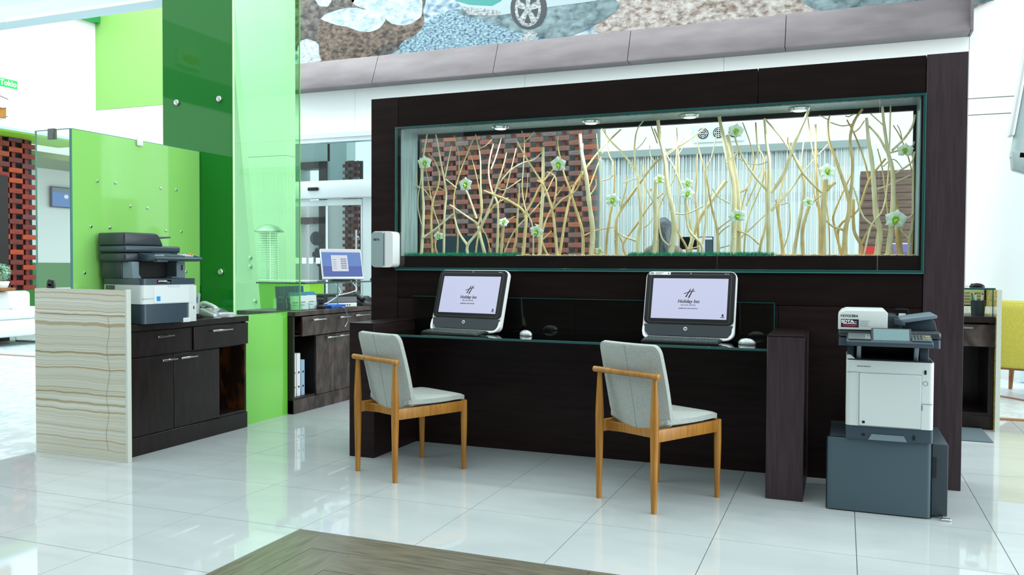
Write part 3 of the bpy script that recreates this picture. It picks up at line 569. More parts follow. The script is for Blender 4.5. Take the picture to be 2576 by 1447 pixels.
# view, depth, material, strokes; a stroke is (points, start width, end width), first stroke starts in the planter
BR = [
 (ZA, .10, 0, [([(275,1235),(285,1100),(295,850),(285,650),(290,420),(325,180)],30,12), ([(285,1100),(400,1020),(550,890)],22,13), ([(287,1010),(250,860),(250,720),(275,560),(262,400)],10,7)]),
 (ZA, .17, 1, [([(370,1240),(360,950),(375,780),(420,650),(430,540),(390,430),(335,365)],24,10), ([(375,780),(300,680),(240,640),(195,520)],11,7), ([(368,820),(440,815)],12,9)]),
 (ZA, .13, 0, [([(470,1240),(475,900),(490,700),(450,470),(420,300),(400,195)],24,10), ([(480,570),(515,400),(535,300)],13,8), ([(488,590),(580,665)],13,11)]),
 (ZA, .20, 1, [([(585,1240),(590,1050),(560,900),(560,720),(600,560),(640,450),(725,240)],18,10), ([(600,560),(600,380),(560,195)],11,8)]),
 (ZA, .12, 0, [([(680,1240),(677,1160),(770,1040),(860,850),(930,650),(985,480),(1015,360)],30,9), ([(677,1165),(600,1050),(562,920)],24,16), ([(930,650),(1040,520),(1150,450),(1250,420),(1320,355)],14,8), ([(925,660),(1000,680),(1140,590)],12,9)]),
 (ZA, .16, 0, [([(830,1240),(780,1060),(755,975),(690,925),(520,810)],32,14), ([(765,985),(800,860),(790,650),(785,400),(745,200)],20,10), ([(782,320),(830,300),(885,245)],10,7), ([(755,930),(680,720),(660,690)],22,14)]),
 (ZA, .22, 1, [([(745,1240),(770,1080),(850,900),(930,800),(1030,750)],18,9)]),
 (ZA, .18, 0, [([(930,1240),(940,1000),(935,800),(890,700),(860,560),(865,430),(900,280)],25,10), ([(880,500),(920,400),(970,230)],13,8), ([(940,800),(1000,700),(1040,560),(1100,320)],13,9)]),
 (ZA, .10, 1, [([(965,1235),(978,1080),(988,990)],30,25), ([(985,1000),(1040,940),(1090,910)],12,9)]),
 (ZA, .20, 1, [([(1065,1240),(1100,1080),(1110,900),(1125,700),(1120,630)],24,12), ([(1112,860),(1180,760),(1200,540)],11,7)]),
 (ZA, .12, 1, [([(1155,1250),(1170,1100),(1175,890),(1040,780),(920,730),(820,690)],36,14), ([(1175,890),(1240,780),(1310,640),(1440,480)],22,12)]),
 (ZA, .15, 0, [([(1300,1245),(1312,950),(1330,680),(1330,310)],36,25), ([(1310,1000),(1290,990),(1260,980)],14,10)]),
 (ZA, .09, 1, [([(1455,1250),(1440,1100),(1410,860),(1340,650),(1280,600)],30,13), ([(1410,860),(1490,770),(1610,690),(1660,560),(1675,280)],17,11), ([(1335,640),(1200,430),(1105,260)],18,13)]),
 (ZA, .23, 1, [([(885,1240),(840,1080),(800,1000),(780,700),(710,400),(640,280)],12,7)]),
 (ZA, .24, 0, [([(985,1240),(1080,1040),(1300,800),(1430,560)],13,8)]),
 (ZA, .19, 0, [([(1245,1240),(1240,1000),(1180,850),(1150,680),(1160,500),(1170,260),(1145,130)],15,8), ([(1168,265),(1210,230),(1255,175)],9,6)]),
 (ZA, .21, 1, [([(1375,1245),(1320,1120),(1350,960),(1430,780),(1440,580),(1365,525)],20,10), ([(1330,1110),(1405,1040)],14,10), ([(1425,760),(1516,640)],11,8)]),
 (ZA, .22, 1, [([(420,1240),(395,1150),(430,1010),(380,850),(340,640),(310,480)],16,8), ([(170,660),(250,662),(400,655),(480,690)],10,8)]),
 (ZB, .14, 1, [([(285,1265),(280,1060),(220,860),(170,700),(130,590),(80,380),(75,270)],28,10), ([(285,1100),(400,1050),(540,1025)],14,10), ([(170,700),(250,640),(330,500)],12,9)]),
 (ZB, .10, 0, [([(355,1265),(365,1050),(340,850),(310,600),(275,420),(258,255)],46,29), ([(330,775),(390,690),(392,630)],13,9)]),
 (ZB, .08, 0, [([(420,1265),(425,1000),(425,600),(400,250)],15,9)]),
 (ZB, .17, 1, [([(475,1265),(485,1090),(520,870),(540,780),(545,600),(540,480)],25,14), ([(538,500),(495,400),(465,205)],11,8), ([(440,640),(500,625),(540,590)],10,9)]),
 (ZB, .13, 1, [([(565,1265),(560,1000),(590,900),(740,680),(860,520),(960,430),(1150,310),(1290,205)],32,11), ([(880,490),(840,430),(838,350)],10,7), ([(590,890),(640,700),(650,600)],14,9)]),
 (ZB, .20, 1, [([(645,1260),(620,1160),(740,990),(840,840),(950,740)],22,13), ([(620,1165),(560,1050),(545,1000)],16,11)]),
 (ZB, .11, 0, [([(745,1240),(740,1130),(765,950),(745,700),(725,580),(620,420),(500,300),(440,205)],38,10), ([(735,1140),(620,1100),(540,1050)],20,10), ([(725,570),(710,400),(730,230),(785,95)],20,9), ([(714,390),(770,340),(810,280)],10,7), ([(735,620),(660,640),(620,660)],10,8)]),
 (ZB, .12, 0, [([(875,1240),(885,1000),(880,820),(885,650)],38,29), ([(875,770),(860,735),(848,712)],20,22), ([(870,830),(800,680),(765,480)],11,8)]),
 (ZB, .10, 0, [([(1010,1240),(1040,1060),(1020,860),(985,700),(960,450),(925,300),(905,120)],48,29), ([(1050,910),(1140,915),(1280,850)],14,12), ([(1000,1180),(940,1120),(915,1000),(905,800)],16,11), ([(960,440),(1050,380),(1110,300)],11,7)]),
 (ZB, .15, 1, [([(1145,1240),(1140,1190),(1070,1060),(1050,960)],24,12), ([(1150,1210),(1250,1185)],11,10)]),
 (ZB, .09, 0, [([(1270,1245),(1265,1170),(1170,1060),(1140,950),(1135,780)],28,15), ([(1272,1170),(1300,980),(1295,600),(1250,400),(1220,270)],24,9), ([(1295,560),(1350,440),(1390,260)],12,8)]),
 (ZB, .19, 1, [([(1240,1240),(1235,1000),(1215,780),(1225,620),(1230,420)],24,9)]),
 (ZB, .12, 1, [([(1405,1240),(1395,1050),(1350,860),(1320,680),(1300,560),(1340,470)],26,9), ([(1400,1100),(1440,1050),(1500,1010)],14,10), ([(1398,1050),(1440,1010),(1510,960)],12,9), ([(1410,1200),(1500,1175)],10,9)]),
 (ZB, .10, 0, [([(1525,1245),(1535,950),(1530,680),(1490,500),(1450,300),(1412,95)],46,27), ([(1495,470),(1540,430),(1600,350)],17,11), ([(1505,830),(1400,770),(1357,705)],13,9)]),
 (ZB, .22, 0, [([(1150,1240),(1240,980),(1340,820),(1470,640)],36,36)]),
 (ZB, .20, 0, [([(1570,1245),(1570,800),(1510,400),(1478,265)],42,32), ([(1570,740),(1640,700),(1700,560),(1745,340)],20,9)]),
 (ZB, .23, 1, [([(790,1240),(790,900),(800,420)],10,7), ([(790,1030),(830,1000),(862,950)],9,7)]),
 (ZB, .24, 1, [([(1080,1240),(1080,600),(1060,200)],11,7), ([(1075,420),(1110,360),(1118,280)],8,6)]),
 (ZB, .21, 1, [([(90,1265),(150,900),(210,690),(330,510),(460,350),(600,215)],24,12), ([(340,690),(420,480),(468,365)],13,10)]),
 (ZB, .23, 0, [([(1185,1240),(1160,900),(1060,580),(960,400),(875,210)],18,14), ([(900,330),(850,190)],12,10)]),
 (ZB, .23, 1, [([(905,1240),(910,900),(985,720),(1050,590),(1060,310)],12,8)]),
 (ZC, .11, 0, [([(405,1260),(400,1000),(400,830),(410,600),(385,400),(370,235)],38,17), ([(400,790),(280,650),(180,480),(130,310)],23,11), ([(420,800),(520,650),(600,420),(705,145)],32,21), ([(400,560),(330,585),(240,570),(150,525)],10,8)]),
 (ZC, .14, 0, [([(590,1270),(620,1100),(670,800),(655,640),(580,500),(490,370),(380,245)],30,12), ([(656,650),(655,520),(680,340)],12,9), ([(655,640),(560,790),(425,940)],13,12)]),
 (ZC, .12, 1, [([(665,1270),(660,1080),(710,900)],28,25), ([(722,890),(760,850),(800,820)],14,11)]),
 (ZC, .10, 1, [([(815,1270),(815,1000),(835,700)],46,38), ([(845,780),(875,745),(905,722)],30,26), ([(805,800),(660,650),(560,450),(550,375)],17,9)]),
 (ZC, .12, 1, [([(975,1270),(985,1080),(1015,880),(930,600),(860,400),(855,260),(870,210)],42,9), ([(1018,875),(1040,600),(1020,400),(1050,260),(1115,100)],24,18), ([(1045,345),(1090,310),(1130,250)],12,8), ([(1040,278),(960,292),(870,265)],11,8), ([(970,1080),(890,1055),(830,1000)],18,11), ([(1050,200),(1010,222),(985,215)],10,7), ([(855,245),(785,210)],9,7)]),
 (ZC, .19, 1, [([(960,1270),(900,1050),(900,950),(1000,720),(1040,640)],20,11)]),
 (ZC, .16, 1, [([(1100,1270),(1100,1190),(1050,1080),(1045,850)],26,23), ([(1105,1190),(1170,1060)],14,12)]),
 (ZC, .11, 0, [([(1225,1270),(1245,1090),(1215,950),(1190,600),(1160,400),(1145,230)],52,20), ([(1240,1075),(1120,980),(1060,800),(1045,760)],18,11), ([(1225,770),(1290,750),(1380,710),(1480,665)],13,9), ([(1270,1080),(1340,1085)],16,14)]),
 (ZC, .09, 0, [([(1305,1270),(1340,1000),(1345,660),(1310,500),(1280,300),(1265,85)],42,17), ([(1310,510),(1240,380),(1160,290)],21,13), ([(1350,655),(1480,575),(1552,485)],16,13), ([(1325,495),(1480,450),(1548,410)],15,12), ([(1335,480),(1420,400),(1490,300),(1540,205)],18,15), ([(1275,290),(1220,240),(1175,200)],11,8)]),
 (ZC, .18, 1, [([(1400,1270),(1380,1070),(1370,900),(1350,780)],46,22)]),
 (ZC, .13, 0, [([(1465,1270),(1470,1150),(1520,1040),(1515,800),(1500,560),(1480,480)],24,11), ([(1468,1150),(1430,1110),(1400,1070)],15,11), ([(1430,1010),(1490,970),(1510,935)],16,11)]),
 (ZC, .07, 0, [([(1125,1270),(1180,1050),(1270,920),(1310,650),(1328,80)],13,11)]),
 (ZC, .22, 1, [([(515,1270),(480,1000),(460,850)],26,20), ([(480,1000),(490,800),(550,600)],13,9)]),
 (ZC, .24, 1, [([(495,1270),(560,1080),(560,880)],11,8), ([(560,870),(520,885),(490,890)],8,6)]),
 (ZC, .17, 1, [([(330,1260),(345,1180),(385,1000),(380,640)],24,14), ([(330,1190),(250,1120),(165,1085)],13,10)]),
 (ZC, .21, 1, [([(790,1270),(790,1000),(765,700),(758,280)],22,15), ([(790,950),(745,800),(732,645)],11,8)]),
 (ZC, .23, 0, [([(165,1250),(180,1160),(300,1040),(550,790),(700,600),(850,435)],12,9)]),
 (ZC, .20, 1, [([(950,1270),(935,1060),(1080,930),(1165,700),(1290,540)],20,15), ([(1165,710),(1130,560),(1060,370),(995,245)],16,10)]),
 (ZC, .22, 1, [([(190,1250),(195,930),(285,620),(270,450),(205,265)],13,7), ([(230,900),(330,680),(385,520)],11,8)]),
 (ZC, .20, 0, [([(215,1250),(245,1000),(360,700),(360,530),(320,450),(305,265)],15,12)]),
 (ZC, .24, 1, [([(865,1270),(855,1000),(790,640),(740,500),(700,230)],11,7), ([(735,350),(690,375)],8,6)]),
 (ZC, .18, 1, [([(1345,1270),(1300,900),(1265,620),(1228,465)],14,9), ([(1270,600),(1350,545),(1420,620)],9,6)]),
 (ZC, .15, 1, [([(1500,1270),(1495,700),(1420,420),(1348,288)],12,8), ([(1415,400),(1400,330),(1378,285)],8,6)]),
]
rnd = random.Random(11); BO = [[], [], []]
for bi, (Vw, dep, mi, strokes) in enumerate(BR):
    o_x, o_y, sc = Vw; Yd = YP + dep
    q = B(); base = None; w0 = strokes[0][1] * sc
    for si, (pts, wa, wb) in enumerate(strokes):
        P = []
        n = len(pts)
        for k, (x, y) in enumerate(pts):
            t = k / (n - 1)
            dy = 0 if si == 0 else (.02 * t * (1 if si % 2 else -1))
            dy += .008 * math.sin(k * 1.7 + bi) * (t if si else 1)
            v = onY(o_x + x * sc, o_y + y * sc, min(max(Yd + dy, YP + .03), YP + .245))
            if si == 0 and k == 0: v.z = OB + .001
            if v.x < OL + .02: v.x = OL + .02
            if v.x > OR_ - .025: v.x = OR_ - .025
            v.z = min(max(v.z, OB + .001), OT - .03)
            P.append(v)
        S = spline(P, 4); m_ = len(S)
        px = Vector((S[0])).dot(fwd) / FPX
        rad = [max(.0016, .5 * (wa + (wb - wa) * k / (m_ - 1)) * sc * px * (1 + .07 * math.sin(k * 2.3 + bi) + rnd.uniform(-.04, .05))) for k in range(m_)]
        if base is None: base = S[0].copy()
        q.tube([p - base for p in S], rad, 8)
        for k in range(2, m_ - 1, 5):            # cut-off knots
            a = rnd.uniform(0, 6.28); d_ = Vector((math.cos(a), -abs(math.sin(a)), .5)).normalized()
            q.tube([S[k] - base, S[k] - base + d_ * (rad[k] + .003)], [rad[k] * .4, rad[k] * .3], 6)
    o = q.done('branch', [BARK, BARKD][mi], None, base)
    kd = 0 if w0 > 9.5 else (1 if w0 > 5.2 else 2)
    BO[kd].append(o)
ORD = 'first second third fourth fifth sixth seventh eighth ninth tenth eleventh twelfth thirteenth fourteenth fifteenth sixteenth'.split()
for kd, nm, gr_ in ((0, 'thick pale peeled branch', 'thick display branches'), (1, 'medium peeled branch', 'medium display branches'), (2, 'thin bare twig', 'thin display twigs')):
    L_ = sorted(BO[kd], key=lambda o: o.location.x); n = len(L_)
    for i, o in enumerate(L_):
        side = i < (n + 1) // 2
        tag(o, '%s %s from the %s in the display window' % (ORD[i if side else n - 1 - i], nm, 'grey reveal' if side else 'lighter post'), 'branch', gr_)
# ---- orchid blooms fixed to the branches
def orchid(v, r, yaw, label, side):
    root = thing('orchid_bloom', label, 'flower', v); root.rotation_euler = (rnd.uniform(-.3, .3), rnd.uniform(-.4, .4), yaw)
    for k, (a, L_, w) in enumerate(((90, 1.05, .8), (215, 1, .75), (325, 1, .75), (20, 1.1, 1.05), (160, 1.1, 1.05))):
        q = B(); a = R(a); c, s_ = math.cos(a), math.sin(a); L2 = L_ * r; w2 = w * r * .6; rows = []
        for i in range(5):
            t = i / 4; wd = w2 * math.sin(math.pi * min(1, .12 + t * .95)) ; l = L2 * (.08 + .92 * t); z = -.25 * r * math.sin(t * 2.2) + .1 * r * t
            row = []
            for j in (-1, -.4, .4, 1):
                lx, ly = l, j * wd
                row.append(q.bm.verts.new((lx * c - ly * s_, z + abs(j) * .12 * r, lx * s_ + ly * c)))
            rows.append(row)
        for i in range(4):
            for j in range(3):
                f = q.bm.faces.new((rows[i][j], rows[i][j + 1], rows[i + 1][j + 1], rows[i + 1][j])); f.material_index = 1 if i == 0 else 0
        q.done('petal', [PETAL, PETALG], root)
    B().ball((0, -.22 * r, -.12 * r), .2 * r, 8, 6, 0, (1, 1.2, 1.3)).done('lip', PETALG, root)
    B().ball((0, -.40 * r, -.05 * r), .11 * r, 8, 6).done('throat', LIP, root)
FL = [(ZA, 305, 450, 58, .07, 'white orchid bloom nearest the grey reveal of the display, beside its shadow'), (ZA, 660, 640, 62, .05, 'large white orchid bloom on forked branch before the woven red screen'), (ZA, 425, 1085, 40, .09, 'small pale orchid bloom low above the grass strip'),
      (ZA, 990, 965, 42, .05, 'yellow green orchid bloom capping a short stub branch'), (ZA, 1275, 1050, 60, .05, 'white orchid bloom low on the straight sawn pole'), (ZA, 1465, 465, 66, .04, 'large white orchid bloom with orange throat high on a slender branch'),
      (ZB, 530, 805, 56, .06, 'double white orchid bloom on the branch right beside the edge of woven screen'), (ZB, 920, 635, 44, .16, 'half hidden pale orchid bloom behind the sawn stub branch'), (ZB, 1150, 668, 44, .05, 'upper green tinged orchid bloom of the stacked pair'), (ZB, 1150, 752, 52, .04, 'lower white orchid bloom of the stacked pair'), (ZB, 420, 1235, 34, .06, 'small orchid bloom lying low on the bark chips'),
      (ZC, 155, 332, 52, .05, 'white orchid bloom high up in front of the round air vents'), (ZC, 165, 980, 56, .05, 'white orchid bloom low on the thick double trunk branch'), (ZC, 705, 870, 36, .06, 'small yellow green orchid bloom on a cut twig'), (ZC, 850, 638, 58, .04, 'white orchid bloom capping the thick sawn stub'), (ZC, 1455, 480, 52, .06, 'orchid bloom hanging nearest the display glass end by the lighter post'), (ZC, 1365, 1005, 72, .04, 'large white orchid bloom low before the brown cabinet')]
for Vw, x, y, r_, dep, lab in FL:
    v = onY(Vw[0] + x * Vw[2], Vw[1] + y * Vw[2], YP + dep + .02); r_ = 1.12 * r_ * Vw[2] * v.dot(fwd) / FPX
    if v.z - r_ < OB: v.z = OB + r_
    v.x = min(max(v.x, OL + r_ + .01), OR_ - r_ - .03)
    orchid(v, r_, rnd.uniform(-.3, .3), lab, 0)
# ================================================================ computer desk
for x0, x1, z1, lab in ((-2.94, -2.757, .858, 'dark timber desk pedestal with chipped edge beside the reception gap'), (-.37, -.182, .868, 'dark timber desk pedestal between the glass desk and the printer')):
    p = thing('desk_pedestal', lab, 'pedestal', ((x0 + x1) / 2, 4.88, 0)); hw = (x1 - x0) / 2
    B().box(-hw, hw, -.285, .277, 0, z1 - .006, .003, 1).done('body', DARKWOODV if x0 > -1 else DARKWOOD, p)
    B().box(-hw - .001, hw + .001, -.287, .277, z1 - .006, z1, .002, 1).done('top_veneer', DARKWOODH, p)
gt = thing('glass_desktop', 'long dark glass desktop spanning the two timber pedestals', 'desk', (-1.56, 4.88, .778))
B().box(-1.195, 1.188, -.24, .262, 0, .012).done('pane', DESKGLASS, gt)
B().box(-1.195, 1.205, -.246, -.2395, -.001, .013, .001, 1).done('polished_edge', TEALD, gt)
gs = thing('glass_backsplash', 'low glass backsplash standing against the dark partition', 'panel', (-1.575, 5.135, .792))
B().box(-1.195, 1.20, 0, .008, 0, .222).done('pane', glass('smoke_backsplash', (.62, .72, .71)), gs)
B().box(-1.195, 1.20, -.001, .009, .222, .226).box(1.198, 1.203, -.001, .009, 0, .226).done('polished_edge', TEALD, gs)
ZD = .791
def computer(label, loc, rz, sticker):
    root = thing('all_in_one_computer', label, 'computer', loc, rz, 'lobby computers')
    T = Matrix.Translation((0, 0, .012)) @ Matrix.Rotation(R(-17), 4, 'X')           # leans back
    w, h = .272, .415
    def rr(x0, x1, z0, z1, r, n=6):
        o = []
        for cx_, cz_, a0 in ((x1 - r, z1 - r, 0), (x0 + r, z1 - r, 90), (x0 + r, z0 + r, 180), (x1 - r, z0 + r, 270)):
            for k in range(n + 1): a = R(a0 + 90 * k / n); o.append((cx_ + r * math.cos(a), cz_ + r * math.sin(a)))
        return o
    B().prism(rr(-w, w, .004, h, .04), 1, .004, .036, .004, 2, M=T).done('shell', mat('gloss_white_shell', (.80, .83, .84), .15), root)
    B().prism(rr(-w + .007, w - .007, .085, h - .006, .03), 1, -.004, .01, .0015, 1, M=T).done('bezel', BLACKG, root)
    B().prism([(-w + .010, .083), (-w + .014, .045), (-w + .04, .012), (w - .04, .012), (w - .014, .045), (w - .010, .083)], 1, -.002, .012, .0015, 1, M=T).done('speaker_bar', DARKTRAY, root)
    B().prism(rr(-w + .03, w - .03, .095, h - .022, .012), 1, -.0052, -.0035, M=T).done('screen_surround', mat('gunmetal_line', (.10, .11, .12), .2), root)
    B().prism(rr(-w + .032, w - .032, .097, h - .024, .011), 1, -.006, -.004, M=T).done('screen_border', BLACKG, root)
    sw, s0, s1 = .2235, .118, .367
    scr = B().box(-sw, sw, -.0072, -.0055, s0, s1, M=T).done('screen', SCREEN, root)
    # white wrap-round foot
    for sx in (-1, 1): q = B(); q.tube(spline([(sx * (w - .008), .022, .075), (sx * (w - .011), .004, .04), (sx * (w - .03), -.016, .016), (sx * (w - .08), -.024, .010)], 5), [.008] * 15 + [.007], 8); q.done('foot_arc', MATS['gloss_white_shell'], root)
    B().box(-.20, .20, -.035, .10, 0, .008, .003, 1).done('foot', BLACKG, root)
    B().box(-.09, .09, .10, .135, .0, .006).tube([(0, .05, .12), (0, .11, .006)], .02, 10).done('rear_leg', BLACKP, root)
    def T2(x, z, y=-.0078): return T @ Vector((x, y, z))
    er = (R(90 - 17), 0, 0); mid = s0
    hh = s1 - s0
    zf = lambda f: s1 - f * hh
    # monogram: two slanted strokes and a swash
    q = B()
    def poly(pts): q.prism(pts, 1, -.0082, -.0072, M=T)
    cz_ = zf(.36); k_ = .0305
    def st_(x, dz0, dz1, wd):
        poly([(x - .42 * k_ - wd, cz_ - dz0), (x - .42 * k_ + wd, cz_ - dz0 - .002), (x + .42 * k_ + wd * .9, cz_ + dz1), (x + .42 * k_ - wd * .7, cz_ + dz1 - .001)])
    st_(-.008, .025, .025, .0035); st_(.009, .030, .027, .0038)
    poly([(-.034, cz_ - .008), (-.014, cz_ - .001), (.012, cz_ + .009), (.033, cz_ + .0085), (.031, cz_ + .013), (.006, cz_ + .0115), (-.016, cz_ + .002), (-.033, cz_ - .003)])
    q.done('monogram', INK, scr)
    text('lettering', 'Holiday Inn', .030, INK, scr, T2(-.003, zf(.573)), er, .22, sx=.93, bold=.0006)
    text('lettering', 'AN IHG HOTEL', .0115, INK, scr, T2(-.003, zf(.665)), er, 0, spacing=1.15, bold=.0002)
    text('lettering', 'QUERÉTARO ZONA KRYSTAL', .0085, INK, scr, T2(-.003, zf(.747)), er, 0, bold=.0003)
    B().box(.196, .206, -.0082, -.0072, zf(.93), zf(.87), M=T).box(.190, .212, -.0082, -.0072, zf(.955), zf(.94), M=T).done('emblem', INK, scr)
    lg = B().lathe([(.0115, 0), (.0115, .0015)], 24, M=Matrix.Translation(T2(-.012, .058, -.002)) @ Matrix.Rotation(R(90 - 17), 4, 'X')).done('badge', mat('silver_badge', (.75, .78, .8), .3), root)
    text('lettering', 'hp', .0145, BLACKP, lg, T2(-.012, .059, -.0042), er, .25, bold=.0004)
    B().lathe([(.004, 0), (.004, .001)], 12, M=Matrix.Translation(T2(.0, h - .016, -.0045)) @ Matrix.Rotation(R(73), 4, 'X')).done('webcam', mat('lens_grey', (.3, .33, .36), .2), root)
    text('lettering', 'Pavilion 20', .006, WHITEINK, root, T2(.212, h - .018, -.0055), er)
    if sticker:
        sk = B().box(-.252, -.122, -.0062, -.004, h - .026, h - .008, .0005, 1, M=T).done('paper_sticker', WHITEINK, root)
        q = B()
        for k in range(3): q.box(-.246, -.224, -.0068, -.0062, h - .013 - k * .0045, h - .011 - k * .0045, M=T); q.box(-.214, -.214 + .05 - .008 * k, -.0068, -.0062, h - .012 - k * .005, h - .0108 - k * .005, M=T)
        q.lathe([(.004, 0), (.004, .0005)], 14, M=Matrix.Translation(T2(-.134, h - .017, -.0062)) @ Matrix.Rotation(R(73), 4, 'X'))
        q.done('sticker_print', INK, sk)
    return root
computer('all-in-one computer with a lit hotel logo, turned towards the desk pedestal by the reception gap', (-2.30, 4.955, ZD), R(-9), False)
computer('all-in-one computer with a lit hotel logo and a white paper sticker on its bezel', (-.855, 4.965, ZD), R(-1), True)
def keyboard(label, loc, rz):
    root = thing('keyboard', label, 'keyboard', loc, rz, 'desk keyboards'); T = Matrix.Rotation(R(5), 4, 'X')
    B().box(-.22, .22, -.068, .068, .002, .016, .004, 2, M=T).done('tray', BLACKP, root)
    q = B()
    for r_ in range(6):
        x = -.212
        while x < .20:
            wd = .0155 if not (r_ == 0 and -.10 < x < .02) else .10
            q.box(x, x + wd, -.060 + r_ * .0205, -.060 + r_ * .0205 + .0155, .016, .0215, M=T); x += wd + .0038
    o = q.done('keys', mat('worn_grey_keys', srgb(70, 84, 84), .35), root); o['kind'] = 'stuff'
keyboard('black keyboard in front of the computer turned to the reception gap', (-2.30, 4.815, ZD), R(-12))
keyboard('black keyboard in front of the computer with the paper sticker', (-.86, 4.815, ZD), R(-3))
def mouse(label, loc, rz, mt, sc=1):
    root = thing('computer_mouse', label, 'mouse', loc, rz); q = B()
    t = bmesh.new(); bmesh.ops.create_uvsphere(t, u_segments=16, v_segments=10, radius=1)
    for v in t.verts: v.co.z = max(v.co.z, -.15)
    q.add(t, 0, Matrix.Translation((0, 0, .005 * sc)) @ Matrix.Diagonal((.03 * sc, .052 * sc, .03 * sc, 1))); q.done('shell', mt, root)
    B().tube([(0, .03 * sc, .030 * sc), (0, .042 * sc, .024 * sc)], .003 * sc, 8).done('scroll_wheel', BLACKP, root)
    return root
MSIL = mat('silver_mouse', (.50, .54, .56), .25, .4)
mouse('silver mouse on the glass desk between the two computers', (-1.845, 4.90, ZD), R(60), MSIL); mouse('silver mouse on the glass desk beside the right pedestal', (-.50, 4.86, ZD), R(70), MSIL)
for a, b_, lab in (((-1.84, 4.95), (-1.96, 5.09), 'thin mouse cable behind the mouse between the computers'), ((-.50, 4.91), (-.60, 5.09), 'thin mouse cable behind the mouse by the pedestal')):
    tag(B().tube(spline([(a[0], a[1], ZD + .004), ((a[0] + b_[0]) / 2 + .03, (a[1] + b_[1]) / 2, ZD + .004), (b_[0], b_[1], ZD + .004)], 6), .002, 6).done('cable', BLACKP), lab, 'cable')

# ================================================================ chairs
def chair(label, loc, rz):
    root = thing('side_chair', label, 'chair', loc, rz)
    # backrest: rounded shell panel leaning back
    def panel(u, v):   # u -1..1 across, v 0..1 up
        wd = .200 + .006 * math.sin(math.pi * v)
        z = .392 + .443 * v + .030 * u * u * max(0, 1 - v * 5); y = -.145 - .105 * v - .022 * (v - .5) ** 2
        return u * wd, y + .028 * u * u * (1 - .2 * v), z
    def shell(fn, th, nrm, nu, nv, rc, rk=.16, rb=.08):
        t = bmesh.new(); F = []; K = []
        for j in range(nv + 1):
            v = .5 - .5 * math.cos(math.pi * j / nv); a = []; b2 = []
            for i in range(nu + 1):
                u = -1 + 2 * i / nu
                vv = v
                # round the corners
                e = max(0, (v - (1 - rc)) / rc); e0 = max(0, (rc - v) / rc)
                s_ = (1 - rk * (1 - math.sqrt(max(0, 1 - e * e)))) * (1 - rb * (1 - math.sqrt(max(0, 1 - e0 * e0))))
                p = Vector(fn(u * s_, vv)); n_ = Vector(nrm)
                bul = math.sqrt(max(0, 1 - abs(u) ** 6)) * math.sqrt(max(0, 1 - abs(2 * v - 1) ** 10))
                a.append(t.verts.new(p + n_ * th * (.62 + .38 * bul))); b2.append(t.verts.new(p - n_ * th * (.62 + .38 * bul)))
            F.append(a); K.append(b2)
        for j in range(nv):
            for i in range(nu):
                t.faces.new((F[j][i], F[j][i + 1], F[j + 1][i + 1], F[j + 1][i])); t.faces.new((K[j][i], K[j + 1][i], K[j + 1][i + 1], K[j][i + 1]))
        for j in range(nv):
            t.faces.new((F[j][0], F[j + 1][0], K[j + 1][0], K[j][0])); t.faces.new((F[j][nu], K[j][nu], K[j + 1][nu], F[j + 1][nu]))
        for i in range(nu):
            t.faces.new((F[0][i], K[0][i], K[0][i + 1], F[0][i + 1])); t.faces.new((F[nv][i], F[nv][i + 1], K[nv][i + 1], K[nv][i]))
        bmesh.ops.recalc_face_normals(t, faces=t.faces)
        return t
    q = B(); q.add(shell(panel, .019, (0, .97, .23), 16, 26, .10)); bk = q.done('backrest', FABRIC, root, ang=60)
    q = B()
    pts = [Vector(panel(0, v)) - Vector((0, .97, .23)) * .0195 for v in [k / 14 for k in range(15)]]
    q.tube(pts, .0008, 5); q.done('seam', mat('seam_grey', srgb(142, 150, 147), .9), bk)
    def seat(u, v):
        y = -.160 + .435 * v; wd = .192 + .022 * math.sin(math.pi * min(1, .15 + v * .8))
        z = .414 + .024 * min(1, v * 1.25) + .034 * (1 - v) ** 1.6 * u * u - .012 * max(0, (v - .85) / .15) ** 2
        return u * wd, y, z
    q = B(); q.add(shell(seat, .021, (0, 0, 1), 16, 22, .10)); q.done('seat', FABRIC, root, ang=60)
    def leg(x, y, z1, front):
        zs = [0, .012, .10, .36, .44, z1] if not front else [0, .012, .10, .30, z1]
        rs = [.0135, .0145, .0165, .022, .022, .0125] if not front else [.0125, .0135, .0155, .020, .0185]
        if not front: zs = [0, .012, .10, .34, .45, .56, z1]; rs = [.0135, .0145, .0165, .0215, .0225, .018, .012]
        P = spline([(x, y, z) for z in zs], 4); rr_ = []
        for p in P:
            for a in range(len(zs) - 1):
                if zs[a] - 1e-6 <= p.z <= zs[a + 1] + 1e-6: t = (p.z - zs[a]) / (zs[a + 1] - zs[a]); rr_.append(rs[a] * (1 - t) + rs[a + 1] * t); break
            else: rr_.append(rs[-1])
        l = B().tube(P, rr_, 14).done('leg', OAK, root)
        B().cyl((x, y, -.0005), (x, y, .008), .0125, .0125, 12).done('foot_cap', BLACKP, l)
    for sx in (-1, 1):
        leg(sx * .187, -.25, .672, False); leg(sx * .205, .245, .418, True)
        B().prism([(sx * .187 - .011, -.235), (sx * .187 + .011, -.235), (sx * .205 + .011, .235), (sx * .205 - .011, .235)], 2, .353, .415, .003, 2).done('side_rail', OAK, root)
    B().box(-.185, .185, .16, .182, .358, .408, .003).done('front_rail', OAK, root)
    B().prism([(-.185, -.19), (-.10, -.165), (.10, -.165), (.185, -.19), (.185, -.168), (.10, -.143), (-.10, -.143), (-.185, -.168)], 2, .352, .40, .002, 1).done('rear_rail', OAK, root)
    B().tube([(-.222, -.258, .684), (-.219, -.258, .684), (.219, -.258, .684), (.222, -.258, .684)], [.010, .0155, .0155, .010], 16).done('back_bar', OAK, root)
    B().box(.10, .165, .165, .168, .418, .432).box(.12, .15, -.13, -.128, .40, .415).done('care_label', WHITEINK, root)
